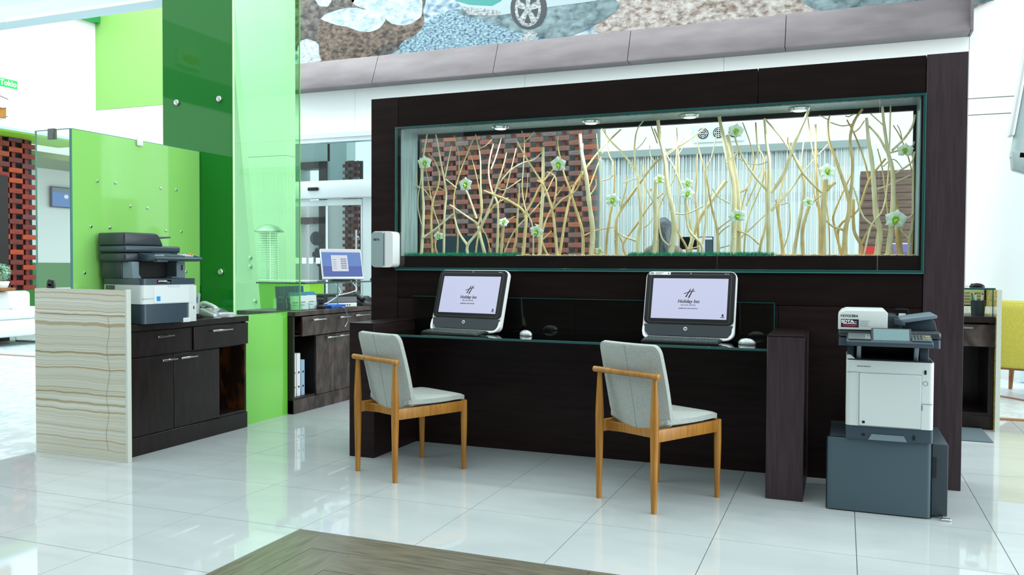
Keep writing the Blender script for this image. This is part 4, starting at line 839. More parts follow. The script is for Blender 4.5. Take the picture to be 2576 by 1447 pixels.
    for sx in (-1, 1): B().box(sx * .13 - .03, sx * .13 + .03, -.06, .16, .395, .405).done('seat_bracket', BLACKP, root)
    return root
chair('grey fabric side chair with oak frame at the computer turned to the reception gap', (-2.403, 4.427, 0), R(-24.5))
chair('grey fabric side chair with oak frame at the computer with the paper sticker', (-.906, 4.40, 0), R(-28))

# ================================================================ soap dispenser
dp = thing('soap_dispenser', 'white and grey wall soap dispenser on the dark partition post', 'dispenser', (-2.972, YP, 1.213))
B().box(-.084, .084, -.10, -.001, 0, .25, .03, 4, axis=1).done('cover', mat('gloss_white', (.82, .85, .86), .15), dp)
B().box(-.080, .012, -.108, -.098, .006, .244, .018, 3, axis=1).done('front_panel', mat('frosted_grey', srgb(150, 168, 170), .3), dp)
B().box(.016, .020, -.106, -.09, .01, .24).done('seam', mat('seam_dark', srgb(110, 124, 126), .4), dp)
text('lettering', 'BETA', .020, mat('navy_print', srgb(30, 60, 90), .5), dp, (-.040, -.109, .192), FACE_CAM, bold=.0006)
# ================================================================ printer on its stand, right of the desk
LR = Vector((.20, 4.75, 0)); TR_ = Matrix.Translation(-LR)
sd = thing('printer_stand', 'slate grey printer stand cabinet on the tiles with rounded door', 'stand', LR)
B().box(-.055, .487, 4.548, 5.03, .012, .366, .006, 2, M=TR_).done('cabinet', SLATED, sd)
dd = B().box(-.068, .415, 4.512, 4.546, .006, .371, .026, 5, axis=2, M=TR_).done('door', SLATE, sd)
B().box(.418, .436, 4.544, 4.549, .20, .30, M=TR_).done('grip_recess', VENT, sd)
for x, y in ((-.03, 4.60), (.46, 4.60), (-.03, 4.98), (.46, 4.98)): B().cyl((x - .012 - LR.x, y - LR.y, .014), (x + .012 - LR.x, y - LR.y, .014), .014, .014, 12).done('caster', BLACKP, sd)
B().box(.455, .50, 4.505, 4.53, 0, .012, .003, 1, M=TR_).box(.465, .475, 4.525, 4.55, .004, .02, M=TR_).done('foot_latch', STEEL, sd)
LP = Vector((.217, 4.72, .372)); TP = Matrix.Translation(-LP)
pr = thing('office_printer', 'white and blue-grey multifunction printer on the slate stand', 'printer', LP)
def pb(name, a, mt, bev=.004, seg=2, axis=None, parent=None): return B().box(*a, bev, seg, 0, axis, TP).done(name, mt, parent or pr)
pb('paper_tray', (.020, .414, 4.495, 4.95, .374, .438), BLUEGREY, .014, 3, 2)
tg = B().prism([(.125, .374), (.30, .374), (.285, .402), (.14, .402)], 1, 4.488, 4.497, M=TP).done('tray_handle', PRGREY, pr)
pb('tray_indicator', (.095, .11, 4.491, 4.496, .392, .402), BLACKP, 0); pb('tray_indicator', (.325, .335, 4.491, 4.496, .386, .408), BLACKP, 0)
bd = pb('body', (.020, .414, 4.49, 4.95, .44, .766), PRWHITE, .022, 4, 2)
pb('door_gap', (.080, .360, 4.4885, 4.492, .442, .706), mat('gap_shadow_grey', srgb(120, 132, 136), .6), 0)
fd = pb('front_door', (.082, .358, 4.484, 4.492, .444, .704), PRWHITE, .002, 1)
pb('door_dot', (.096, .108, 4.482, 4.485, .455, .467), BLACKP, 0, parent=fd)
pb('side_seam', (.358, .414, 4.4885, 4.4912, .565, .567), mat('gap_shadow_grey', srgb(120, 132, 136), .6), 0); pb('upper_seam', (.022, .08, 4.4885, 4.4912, .706, .708), MATS['gap_shadow_grey'], 0)
pb('usb_port', (.371, .380, 4.487, 4.491, .71, .73), BLACKP, 0); pb('latch', (.358, .365, 4.486, 4.491, .535, .56), PRGREY, 0)
q = B(); q.tube([(.0105 * math.cos(t), 0, .0105 * math.sin(t)) for t in [2 * math.pi * k / 20 for k in range(21)]], .001, 5, M=Matrix.Translation(Vector((.377, 4.4895, .666)) - LP)); q.done('power_button', PRGREY, pr)
text('lettering', 'ECOSYS M6635cidn', .0075, mat('grey_print', srgb(90, 104, 110), .5), bd, Vector((.10, 4.489, .737)) - LP, FACE_CAM)
# output bay
pb('bay_floor', (.028, .406, 4.50, 4.94, .766, .772), DARKTRAY, 0); pb('bay_back', (.04, .395, 4.72, 4.94, .772, .84), BLACKP, .004)
for a, b_ in ((.024, .055), (.352, .392)): pb('bay_post', (a, b_, 4.53, 4.93, .766, .84), BLUEGREY, .004)
for x in (.077, .335): B().prism([(4.52, .768), (4.55, .768), (4.51, .84), (4.47, .84)], 0, x - .010, x + .010, .003, 1, M=TP).done('bay_strut', PRGREY, pr)
B().prism([(.022, .772), (.06, .772), (.04, .79), (.022, .79)], 1, 4.50, 4.53, M=TP).done('corner_cap', PRWHITE, pr)
# scanner
pb('scanner_base', (-.018, .440, 4.50, 4.96, .836, .876), BLUEGREY, .012, 3, 2); sl = pb('scanner_lid', (-.020, .442, 4.497, 4.962, .879, .917), DARKTRAY, .014, 3)
B().prism([(4.52, .838), (4.40, .845), (4.385, .858), (4.39, .872), (4.50, .897)], 0, .018, .400, .006, 2, M=TP).done('control_panel', BLUEGREY, pr)
B().prism([(4.398, .876), (4.49, .898), (4.488, .902), (4.396, .880)], 0, .026, .128, M=TP).done('panel_plate', mat('grey_plate', srgb(96, 106, 106), .4), pr)
B().prism([(4.398, .876), (4.49, .898), (4.488, .902), (4.396, .880)], 0, .31, .394, M=TP).done('panel_plate', MATS['grey_plate'], pr)
ls = B().prism([(4.395, .852), (4.405, .846), (4.475, .925), (4.462, .932)], 0, .13, .308, .004, 2, M=TP).done('touch_panel', DARKTRAY, pr)
B().prism([(4.3985, .860), (4.458, .925), (4.456, .927), (4.3965, .862)], 0, .14, .298, M=TP).done('lcd', LCD, ls)
for r_ in range(4):
    for c_ in range(3):
        B().box(.318 + c_ * .014, .327 + c_ * .014, 0, .010, 0, .004, .001, 1, M=Matrix.Translation(Vector((0, 4.408 + r_ * .019, .882 + r_ * .0045)) - LP)).done('key', BLACKP, pr)
for k, mt in enumerate((CYANK, ORANGE)): B().box(.368, .388, 0, .022, 0, .005, .002, 1, M=Matrix.Translation(Vector((0, 4.412 + k * .036, .884 + k * .0085)) - LP)).done('start_key', mt, pr)
for r_ in range(3):
    for c_ in range(2): B().box(.104 + c_ * .012, .112 + c_ * .012, 0, .009, 0, .004, 0, 1, M=Matrix.Translation(Vector((0, 4.41 + r_ * .024, .882 + r_ * .0057)) - LP)).done('key', PRWHITE, pr)
# document feeder
ad = B().prism([(-.022, .917), (.205, .917), (.205, 1.004), (.195, 1.013), (.015, 1.013), (-.008, 1.003), (-.022, .985)], 1, 4.492, 4.88, .003, 2, M=TP).done('feeder_cover', PRWHITE, pr)
B().prism([(.205, .917), (.272, .917), (.268, .955), (.255, .985), (.205, .99)], 1, 4.53, 4.86, .003, 2, M=TP).done('feeder_mouth', DARKTRAY, pr)
B().prism([(.235, .946), (.282, .94), (.285, .952), (.262, .974), (.235, .976)], 1, 4.505, 4.85, .003, 2, M=TP).done('feeder_guide', BLUEGREY, pr)
B().prism([(.26, .955), (.27, .953), (.425, .982), (.425, .996), (.415, .998), (.26, .972)], 1, 4.52, 4.84, .003, 2, M=TP).done('feeder_tray', PRGREY, pr)
B().prism([(.262, .918), (.43, .918), (.42, .965), (.40, .975), (.262, .95)], 1, 4.58, 4.80, .003, 2, M=TP).done('feeder_support', BLUEGREY, pr)
text('lettering', 'KYOCERA', .0165, INK, ad, Vector((.035, 4.4915, .985)) - LP, FACE_CAM, bold=.0004, sx=.95)
B().box(.002 - .012, .008 - .012, 4.4912, 4.4918, .981, .991, M=TP).done('emblem', REDINK, ad)
sk = pb('label_sticker', (-.008, .074, 4.4908, 4.4922, .929, .969), mat('sticker_navy', srgb(28, 24, 52), .4), 0, parent=ad)
text('lettering', 'SDTA', .020, WHITEINK, sk, Vector((.022, 4.4903, .957)) - LP, FACE_CAM, bold=.0008, sx=1.15)
B().box(.046, .054, 4.4902, 4.4908, .953, .960, M=TP).done('sticker_bar', mat('leaf_print', srgb(110, 190, 90), .5), sk); B().box(.056, .064, 4.4902, 4.4908, .953, .960, M=TP).done('sticker_bar', mat('mauve_print', srgb(150, 130, 170), .5), sk)
B().box(.002, .064, 4.4902, 4.4908, .946, .949, M=TP).done('sticker_bar', WHITEINK, sk); B().box(-.002, .068, 4.4902, 4.4908, .938, .941, M=TP).box(.008, .06, 4.4902, 4.4908, .934, .936, M=TP).done('sticker_bar', REDINK, sk)
q = B()
for k in range(6): q.box(.08, .08 + .045 - .003 * (k * 7 % 5), 4.491, 4.4918, .962 - k * .0055, .9635 - k * .0055, M=TP)
q.done('small_print', mat('pale_print', srgb(150, 160, 164), .5), ad)
hb = pb('card_holder', (.255, .325, 4.87, 4.945, .917, 1.012), BLACKG, .01, 2); pb('paper_slip', (.275, .308, 4.866, 4.871, .962, .985), WHITEINK, 0)

# ================================================================ reception counter, near run
XC = -4.18; ZT = .842
cb1 = thing('reception_cabinet', 'espresso reception cabinet with open niche behind the banded stone end', 'cabinet', (-4.45, 4.52, 0)); TC = Matrix.Translation((4.45, -4.52, 0))
def cbx(root, T, name, a, mt, bev=.002, parent=None): return B().box(*a, bev, 1, 0, None, T).done(name, mt, parent or root)
def handle(T, parent, x, y0, y1, z):
    return B().box(x + .018, x + .030, y0, y1, z - .006, z + .006, .002, 1, 0, None, T).box(x, x + .02, y0 + .012, y0 + .022, z - .004, z + .004, M=T).box(x, x + .02, y1 - .022, y1 - .012, z - .004, z + .004, M=T).done('handle', CHROME, parent)
cbx(cb1, TC, 'worktop', (-4.755, -4.165, 3.935, 5.13, .802, ZT), CABWOOD)
cbx(cb1, TC, 'carcass', (-4.75, -4.20, 3.935, 4.828, .11, .80), CABWOOD, 0)
cbx(cb1, TC, 'niche_back', (-4.60, -4.58, 4.83, 5.12, .12, .80), RAWWOOD, 0); cbx(cb1, TC, 'niche_side', (-4.60, -4.184, 5.10, 5.12, .12, .80), RAWWOOD, 0); cbx(cb1, TC, 'niche_floor', (-4.60, -4.184, 4.83, 5.10, .12, .137), CABWOOD, 0); cbx(cb1, TC, 'niche_top', (-4.60, -4.20, 4.83, 5.12, .625, .80), CABWOOD, 0)
cbx(cb1, TC, 'plinth', (-4.62, -4.176, 3.935, 5.125, 0, .118), CABWOOD)
for y0, y1, xx, hy, hz in ((3.95, 4.555, XC, None, None), (4.56, 5.126, XC + .012, None, None)):
    d_ = cbx(cb1, TC, 'drawer', (-4.20, xx, y0, y1, .634, .792), CABWOOD)
    a = onX(390 if y0 < 4 else 529, 832, xx); b_ = onX(432 if y0 < 4 else 579, 830, xx)
    handle(TC, d_, xx, a.y, b_.y, .752 if y0 < 4 else .756)
for y0, y1, pa, pb_ in ((3.95, 4.381, 402, 440), (4.386, 4.827, 449, 491)):
    d_ = cbx(cb1, TC, 'door', (-4.20, XC, y0, y1, .122, .622), CABWOOD); handle(TC, d_, XC, onX(pa, 903, XC).y, onX(pb_, 903, XC).y, .592)
# banded stone end and guest ledge
on = thing('onyx_counter_end', 'honey banded onyx slab closing the end of the near reception counter', 'panel', (-4.48, 3.915, 0))
B().box(-.39, .395, -.015, .016, 0, .905).done('slab', ONYX, on); B().box(-.39, .395, -.015, .016, .907, 1.068).done('slab', ONYX, on)
B().box(.378, .3965, -.0165, .017, 0, 1.07, .002, 1).done('polished_edge', mat('pale_onyx', srgb(198, 204, 194), .15), on)
B().box(-.39, -.36, .018, 1.10, 0, 1.068).done('side_slab', ONYX, on); B().box(-.36, -.085, .018, 1.10, 1.04, 1.068).done('ledge', ONYX, on)
q = B(); q.tube([(.24 + .012 * math.sin(k * 1.3) - (.01 if k > 8 else 0), -.0155, .89 - k * .055) for k in range(16)], .0012, 5); q.done('hairline_crack', mat('crack_brown', srgb(150, 138, 110), .7), on)
# glass screens
gg = thing('green_glass_screen', 'light green glass screen with chrome bolts over the near reception counter', 'screen', (-4.55, 4.45, .845))
B().box(-.006, .006, -.54, .585, 0, 1.235).done('pane', GREENPANEL, gg); B().box(-.0062, .0062, -.541, .586, 1.235, 1.239).box(-.0062, .0062, -.544, -.539, 0, 1.235).done('polished_edge', TEAL, gg)
for x, y in ((245.5, 456), (291, 460), (405, 473), (443.5, 478), (329, 519), (371.6, 523.5), (229, 570), (277, 573), (418, 580), (456, 583), (213, 687), (468, 684), (432, 685)):
    v = onX(x, y, -4.54); q = B(); M_ = Matrix.Translation(v - Vector((-4.55, 4.45, .845))) @ Matrix.Rotation(R(90), 4, 'Y')
    q.lathe([(.0095, -.004), (.0095, .003), (.006, .006), (.002, .006)], 14, M=M_); q.done('chrome_bolt', CHROME, gg)
gc = thing('clear_glass_screen', 'clear glass pane standing on the onyx end of the reception counter', 'screen', (-4.70, 3.91, 1.07))
B().box(-.158, .142, -.006, .006, 0, 1.01).done('pane', CLEAR, gc); B().box(-.16, .144, -.0062, .0062, 1.01, 1.014).box(-.160, -.158, -.0062, .0062, 0, 1.01).box(.142, .145, -.0062, .0062, 0, 1.01).done('polished_edge', TEAL, gc)
v = onY(128, 338, 3.90); B().box(v.x + 4.70 - .028, v.x + 4.70 + .028, -.014, .014, .95, 1.02, .003, 1).done('clip', mat('dark_clip', srgb(92, 100, 98), .3, .5), gc)
v = onY(125, 712, 3.90); B().box(v.x + 4.70 - .03, v.x + 4.70 + .03, -.012, .012, 0, .03, .004, 2).lathe([(.022, -.012), (.022, .012)], 16, M=Matrix.Translation((v.x + 4.70, 0, .035)) @ Matrix.Rotation(R(90), 4, 'X')).done('bracket', BLACKP, gc)
v = onX(350, 366, -4.54); B().box(-4.54 + 4.55, -4.527 + 4.55, v.y - .025 - 4.45, v.y + .025 - 4.45, 1.20, 1.26, .004, 2).done('clip', mat('white_clip', (.8, .85, .86), .3), gg)
# green glass pier
gpz = thing('green_glass_pier', 'tall green glass pier with steel standoff discs between the two reception counters', 'pier', (-4.55, 5.2, 0))
TG = Matrix.Translation((4.55, -5.2, 0))
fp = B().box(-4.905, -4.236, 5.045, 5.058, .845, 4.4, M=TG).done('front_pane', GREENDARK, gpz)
B().box(-4.237, -4.232, 5.043, 5.059, .845, 4.4, M=TG).done('front_edge', mat('pale_lime_edge', srgb(210, 250, 190), .2), gpz)
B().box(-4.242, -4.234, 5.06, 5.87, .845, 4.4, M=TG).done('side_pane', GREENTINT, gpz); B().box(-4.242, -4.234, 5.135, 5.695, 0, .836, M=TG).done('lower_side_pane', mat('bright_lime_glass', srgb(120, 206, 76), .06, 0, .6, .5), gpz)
B().box(-4.243, -4.233, 5.868, 5.873, .845, 4.4, M=TG).box(-4.243, -4.233, 5.06, 5.87, .838, .843, M=TG).done('side_edge', mat('lime_edge', srgb(120, 210, 90), .2), gpz)
for x, y in ((445, 258), (552, 249), (556, 684)):
    v = onY(x, y, 5.04); B().lathe([(.021, -.012), (.023, .008), (.019, .014), (.006, .015), (.003, .012)], 22, M=TG @ Matrix.Translation(v) @ Matrix.Rotation(R(90), 4, 'X')).done('standoff_disc', STEEL, gpz)

# ---- multifunction printer on the counter
v0 = onX(357, 816, -4.115)
rz = R(82); ex = Vector((math.cos(rz), math.sin(rz), 0)); ey = Vector((-math.sin(rz), math.cos(rz), 0))
cen = Vector((-4.115, v0.y, ZT)) + ex * .212
p2 = thing('office_printer', 'dark blue-grey and white multifunction printer on the near reception counter', 'printer', cen, rz)
def p2b(name, a, mt, bev=.004, seg=2, axis=None, parent=None): return B().box(*a, bev, seg, 0, axis).done(name, mt, parent or p2)
p2b('paper_tray', (-.205, .15, .0, .40, .004, .128), BLUEGREY, .028, 5, 2)
p2b('side_panel', (.15, .212, .004, .40, .002, .245), PRWHITE, .004, 2); p2b('side_mark', (.185, .192, .0015, .005, .085, .105), VENT, 0); p2b('base_lip', (.10, .16, -.003, .03, .0, .03), PRWHITE, .003, 1)
b2 = p2b('body', (-.21, .205, .0, .40, .13, .252), PRWHITE, .03, 5, 2)
p2b('front_flap', (-.125, .145, -.003, .02, .134, .246), mat('printer_white2', srgb(214, 222, 224), .38), .002, 1); p2b('blue_sticker', (-.105, -.078, -.0045, -.002, .148, .178), BLUEP, 0)
p2b('flap_tab', (-.02, .075, -.006, 0, .238, .247), PRWHITE, .002, 1); p2b('seam', (-.2115, -.125, -.0005, .002, .163, .165), VENT, 0); p2b('side_box', (-.213, -.208, .16, .30, .10, .20), PRWHITE, .002, 1)
q = B()
for k in range(7): q.box(-.2145, -.2125, .19, .26, .118 + k * .011, .123 + k * .011)
q.done('side_vent', VENT, p2)
q = B()
for k in range(5): q.box(-.2125, -.2095, .27, .33, .205 + k * .009, .210 + k * .009); q.box(-.2125, -.2095, .335, .36, .205 + k * .009, .210 + k * .009)
q.done('rear_vent', VENT, p2)
tp = p2b('top_deck', (-.21, .21, -.002, .40, .253, .292), BLUEGREY, .03, 5, 2)
bdg = p2b('badge', (-.10, .005, -.0045, -.001, .262, .284), BLACKG, 0, parent=tp); text('lettering', 'KYOCERA', .014, WHITEINK, bdg, (-.058, -.005, .275), FACE_CAM, bold=.0004); B().box(-.096, -.090, -.0052, -.0045, .268, .279).done('emblem', REDINK, bdg)
text('lettering', 'ECOSYS', .007, WHITEINK, bdg, (-.016, -.005, .268), FACE_CAM)
p2b('rear_tower', (-.215, .20, .20, .405, .292, .42), DARKTRAY, .008, 2); p2b('bay_shadow', (-.10, .13, .196, .21, .30, .40), BLACKP, 0)
q = B().prism([(-.205, .292), (-.135, .292), (-.155, .32), (-.155, .40), (-.205, .40)], 1, .10, .20, .003, 1); q.done('tower_post', PRGREY, p2)
po = p2b('tower_post', (.13, .20, .10, .20, .292, .40), PRGREY, .003, 1); p2b('usb_port', (.165, .178, .0975, .101, .345, .38), VENT, 0, parent=po)
B().tube([(.05, .10, .297), (.06, .06, .299), (.12, .06, .299), (.13, .10, .297)], .004, 6).done('paper_stop', PRGREY, p2)
p2b('scanner_base', (-.235, .19, .13, .402, .40, .458), DARKTRAY, .016, 3); p2b('scanner_lid', (-.238, .185, .125, .404, .462, .505), BLUEGREY, .014, 3)
B().prism([(-.238, .505), (.055, .505), (.02, .575), (.0, .588), (-.238, .588)], 1, .13, .404, .012, 3).done('feeder_cover', DARKTRAY, p2)
B().prism([(.0, .555), (.02, .55), (.15, .562), (.15, .572), (.02, .568)], 1, .18, .38, .002, 1).done('feeder_tray', SLATE, p2)
p2b('lid_bump', (.08, .13, .25, .32, .503, .516), BLACKP, .004, 1)
B().prism([(.15, .402), (-.02, .405), (-.045, .414), (-.05, .424), (-.03, .435), (.15, .462)], 0, -.14, .225, .006, 2).done('control_panel', BLUEGREY, p2)
B().prism([(-.035, .4345), (.13, .459), (.13, .461), (-.035, .4365)], 0, -.04, .09, .0, 1).done('lcd', SLATE, p2)
for r_ in range(4):
    for c_ in range(4): B().box(.105 + c_ * .017, .117 + c_ * .017, -.018 + r_ * .024, -.006 + r_ * .024, .437 + r_ * .0036, .445 + r_ * .0036, .001, 1).done('key', PRWHITE, p2)
for k, mt in enumerate((CYANK, ORANGE, ORANGE)): B().box(.185, .205, -.025 + k * .035, -.004 + k * .035, .438 + k * .005, .447 + k * .005, .002, 1).done('start_key', mt, p2)
for k in range(5): B().box(-.11 + k * .014, -.10 + k * .014, .0, .012, .441, .446).done('key', PRWHITE, p2)
p2b('panel_tab', (-.13, -.05, -.045, .0, .398, .412), BLUEGREY, .004, 2)

# ---- phones on the counter
ph2 = thing('cordless_phone', 'slim grey cordless phone upright in its black cradle on the near counter', 'phone', (-4.315, 4.74, ZT), R(20))
B().prism([(-.05, 0), (.055, 0), (.055, .012), (.0, .03), (-.05, .034)], 0, -.035, .035, .004, 2).done('cradle', BLACKP, ph2)
T = Matrix.Translation((0, -.012, .018)) @ Matrix.Rotation(R(-12), 4, 'X')
hs = B().box(-.024, .024, -.012, .014, 0, .165, .009, 3, M=T).done('handset', mat('silver_grey_phone', srgb(150, 168, 166), .35), ph2)
B().box(-.016, .016, -.0135, -.011, .095, .135, M=T).done('display', LCD, hs)
q = B()
for r_ in range(5):
    for c_ in range(3): q.box(-.017 + c_ * .0125, -.008 + c_ * .0125, -.0135, -.011, .015 + r_ * .015, .025 + r_ * .015, M=T)
q.done('keypad', WHITEINK, hs)
dpn = thing('desk_phone', 'white desk phone with coiled cord at the end of the near counter', 'phone', (-4.33, 4.965, ZT), R(75))
B().prism([(-.10, 0), (.10, 0), (.10, .055), (.08, .062), (-.09, .022), (-.10, .018)], 0, -.085, .085, .006, 2).done('base', mat('phone_white', (.74, .79, .80), .35), dpn)
hp = B(); hp.tube(spline([(-.055, -.085, .052), (-.055, -.06, .072), (-.055, 0, .088), (-.055, .06, .095), (-.055, .09, .085)], 5), [.024, .024, .022, .02, .018, .017, .016, .016, .016, .016, .016, .016, .017, .018, .019, .02, .021, .022, .024, .024, .024], 10); hp.done('handset', MATS['phone_white'], dpn)
B().box(-.02, .07, -.06, .03, .035, .046, .003, 1, M=Matrix.Rotation(R(12), 4, 'X')).done('keypad', PRGREY, dpn)
q = B(); q.tube([(-.06 + .12 * k / 110 + 0, -.115 + .016 * math.sin(k * .9) + .02 * math.sin(k / 30), .012 + .010 + .010 * math.cos(k * .9)) for k in range(111)], .0026, 5); q.done('coiled_cord', WHITEINK, dpn)
fh = thing('file_tray', 'black upright file holder with white papers behind the cordless phone', 'holder', (-4.46, 4.73, ZT))
B().box(-.02, .05, .0, .09, 0, .19, .003, 1).done('box', BLACKP, fh); B().box(-.015, .045, .005, .085, .19, .20).done('papers', WHITEINK, fh)
for k, (x, y) in enumerate(((-4.21, 4.80), (-4.22, 4.955))): tag(B().box(x, x + .03, y, y + .05, ZT, ZT + .0015).done('paper_slip', WHITEINK), ['small white paper slip in front of the cordless phone', 'small white paper slip in front of the desk phone'][k], 'paper')
# ================================================================ reception counter, far run
cb2 = thing('reception_cabinet', 'scuffed brown reception cabinet with white binders in its niche beyond the green pier', 'cabinet', (-4.45, 6.9, 0)); T2_ = Matrix.Translation((4.45, -6.9, 0))
def c2(name, a, mt, bev=.002, parent=None): return cbx(cb2, T2_, name, a, mt, bev, parent)
c2('worktop', (-4.755, -4.165, 5.70, 8.3, .805, ZT), WORNWOOD); c2('carcass', (-4.75, -4.20, 6.02, 8.28, .11, .80), CABWOOD, 0)
c2('niche_side', (-4.75, -4.184, 5.70, 5.722, 0, .80), CABWOOD, 0); c2('niche_back', (-4.60, -4.58, 5.72, 6.02, .12, .80), CABWOOD, 0); c2('niche_floor', (-4.60, -4.19, 5.72, 6.02, .112, .13), CABWOOD, 0); c2('niche_top', (-4.60, -4.24, 5.76, 6.02, .63, .64), CABWOOD, 0)
c2('plinth', (-4.62, -4.176, 5.70, 8.28, 0, .112), WORNWOOD)
for y0, y1, xx, pa, pb_, z in ((5.80, 6.575, XC + .02, 783, 815, .765), (6.60, 7.3, XC, 889, 925, .765), (7.31, 8.2, XC, 0, 0, 0)):
    d_ = c2('drawer', (xx - .02, xx, y0, y1, .634, .796), WORNWOOD)
    if pa: handle(T2_, d_, xx, onX(pa, 800, xx).y, onX(pb_, 798, xx).y, z)
    if y0 == 5.80: c2('drawer_box', (-4.45, XC, 5.84, 6.5, .655, .76), RAWWOOD, 0, d_); handle(T2_, d_, xx, onX(850, 790, xx).y, onX(877, 788, xx).y, z)
for y0, y1, pa, pb_ in ((6.02, 6.298, 818, 847), (6.302, 6.60, 849, 877), (6.605, 7.2, 0, 0), (7.205, 8.2, 0, 0)):
    d_ = c2('door', (-4.20, XC, y0, y1, .116, .624), WORNWOOD)
    if pa: handle(T2_, d_, XC, onX(pa, 845, XC).y, onX(pb_, 842, XC).y, .598)
for k, (y, h, mt) in enumerate(((5.74, .36, 'a'), (5.80, .36, 'a'), (5.86, .30, 'b'))):
    bn = thing('binder', ['white lever binder against the side of the cabinet niche', 'white lever binder in the middle of the niche row', 'shorter pale blue binder at the end of the niche row'][k], 'binder', (-4.35, y + .026, .13), 0, 'binders in the cabinet niche')
    B().box(-.13, .13, -.025, .025, 0, h, .003, 1).done('cover', mat('binder_' + mt, (.78, .80, .80) if mt == 'a' else srgb(150, 180, 205), .5), bn)
    for z in (.08, .2): B().cyl((.131, 0, z), (.133, 0, z), .009, .009, 10).done('finger_ring', BLACKP, bn)
# glass shelf over the counter with supports
sh = thing('glass_shelf', 'clear glass shelf raised over the far reception counter', 'shelf', (-4.43, 6.6, ZT))
B().box(-.28, .22, -.70, 1.4, .225, .237).done('pane', CLEAR, sh); B().box(.219, .223, -.70, 1.4, .224, .238).box(-.28, .22, -.704, -.70, .224, .238).done('polished_edge', TEALD, sh)
for y in (-.2, .7): B().box(-.2, .21, y, y + .01, 0, .224).done('support_pane', CLEAR, sh); B().box(.21, .214, y, y + .01, 0, .224).done('support_edge', TEAL, sh)
mn = thing('monitor', 'slim desktop monitor with blue form window on the far glass shelf', 'monitor', (-4.36, 6.72, ZT + .237), R(50)); mn.scale = (1.12, 1, 1)
T = Matrix.Translation((0, 0, .02)) @ Matrix.Rotation(R(-20), 4, 'X')
B().box(-.175, .175, 0, .03, 0, .30, .004, 2, M=T).done('case', SOFTWHITE, mn); sc_ = B().box(-.168, .168, -.002, .002, .022, .293, M=T).done('screen', SCRDEEP, mn)
B().box(-.168, .168, -.003, -.001, .125, .293, M=T).done('upper_window', SCRBLUE, sc_); B().box(-.168, .168, -.0035, -.002, .265, .293, M=T).done('title_bar', SCRWHITE, sc_); fw = B().box(-.09, .05, -.004, -.002, .075, .235, M=T).done('form_window', SCRWHITE, sc_)
q = B()
for r_ in range(5):
    for c_ in range(2): q.box(-.01 + c_ * .025, .012 + c_ * .025, -.0048, -.004, .10 + r_ * .022, .114 + r_ * .022, M=T)
    q.box(-.08, -.05, -.0048, -.004, .10 + r_ * .022, .105 + r_ * .022, M=T)
q.done('form_fields', mat('form_grey', srgb(120, 130, 150), .5), fw)
B().box(-.10, .10, -.02, .14, 0, .012, .003, 1).box(-.03, .03, .085, .12, .01, .14).done('stand', BLACKP, mn)
mouse('black mouse on the far glass shelf beside the blue monitor', (-4.27, 7.13, ZT + .237), R(80), BLACKG, 1.1)
def rack(label, loc, rz, mats_, h):
    r_ = thing('brochure_holder', label, 'holder', loc, rz, 'brochure holders')
    B().box(-.05, .05, -.045, .045, 0, .004).box(-.05, .05, -.047, -.044, 0, h * .55).box(-.05, -.048, -.045, .045, 0, h * .5).box(.048, .05, -.045, .045, 0, h * .5).done('acrylic', CLEAR, r_)
    for k, mt in enumerate(mats_):
        T = Matrix.Translation((0, -.025 + k * .03, .005)) @ Matrix.Rotation(R(-12), 4, 'X')
        c_ = B().box(-.043, .043, 0, .008, 0, h + k * .03, M=T).done('brochure', mt, r_)
        B().box(-.025, .02, -.001, 0, h * .5, h * .56, M=T).box(-.025, .01, -.001, 0, h * .3, h * .34, M=T).done('print', mat('mid_grey_print', srgb(120, 136, 150), .5), c_)
for k, (x, y) in enumerate(((765, 5.86), (783, 5.98), (803, 6.12))):
    rack('clear holder of white brochures on the far counter, %s from the green pier' % ['first', 'second', 'third'][k], (-4.30 - .01 * k, y + .03, ZT), R(55), [WHITEINK, mat('teal_card', srgb(60, 140, 170), .4)], .12)
    rack('holder of dark blue cards behind the white brochures, %s from the green pier' % ['first', 'second', 'third'][k], (-4.47, y + .06, ZT), R(55), [mat('navy_card', srgb(44, 84, 120), .4)], .20)
pc = thing('desktop_computer', 'small black and silver desktop computer lying on the far counter', 'computer', (-4.40, 6.62, ZT), R(60))
B().box(-.15, .15, -.16, .16, .0, .10, .004, 1).done('case', BLACKP, pc); B().box(-.148, .148, -.165, -.158, .045, .095, .002, 1).done('grille', mat('grille_grey', srgb(96, 100, 102), .4), pc); B().box(-.148, .148, -.166, -.158, .004, .04, .002, 1).done('port_strip', SOFTWHITE, pc)
q = B()
for k in range(5): q.box(-.02 + k * .022, -.008 + k * .022, -.1675, -.165, .015, .026)
q.done('ports', VENT, pc)
kb2 = thing('keyboard', 'worn keyboard lying on top of the far desktop computer', 'keyboard', (-4.40, 6.62, ZT + .10), R(60))
B().box(-.19, .17, -.08, .07, .0, .016, .004, 1).done('tray', BLACKP, kb2); q = B()
for r_ in range(5):
    for c_ in range(16): q.box(-.18 + c_ * .0215, -.163 + c_ * .0215, -.07 + r_ * .026, -.05 + r_ * .026, .016, .021)
q.done('keys', mat('worn_grey_keys', srgb(70, 84, 84), .35), kb2)['kind'] = 'stuff'
tag(B().box(-4.32, -4.20, 6.28, 6.50, ZT, ZT + .03, .004, 1).done('blue_box', mat('royal_blue', srgb(20, 90, 190), .4)), 'flat blue box in front of the far desktop computer', 'box')
dk_ = thing('card_terminal', 'small dark card terminal beside the brochures on the far counter', 'terminal', (-4.26, 6.20, ZT), R(40)); B().prism([(-.05, 0), (.05, 0), (.05, .06), (-.05, .03)], 0, -.035, .035, .004, 1).done('base', BLACKP, dk_); B().box(-.03, .03, -.01, .03, .055, .09, .004, 1).done('head', DARKTRAY, dk_)
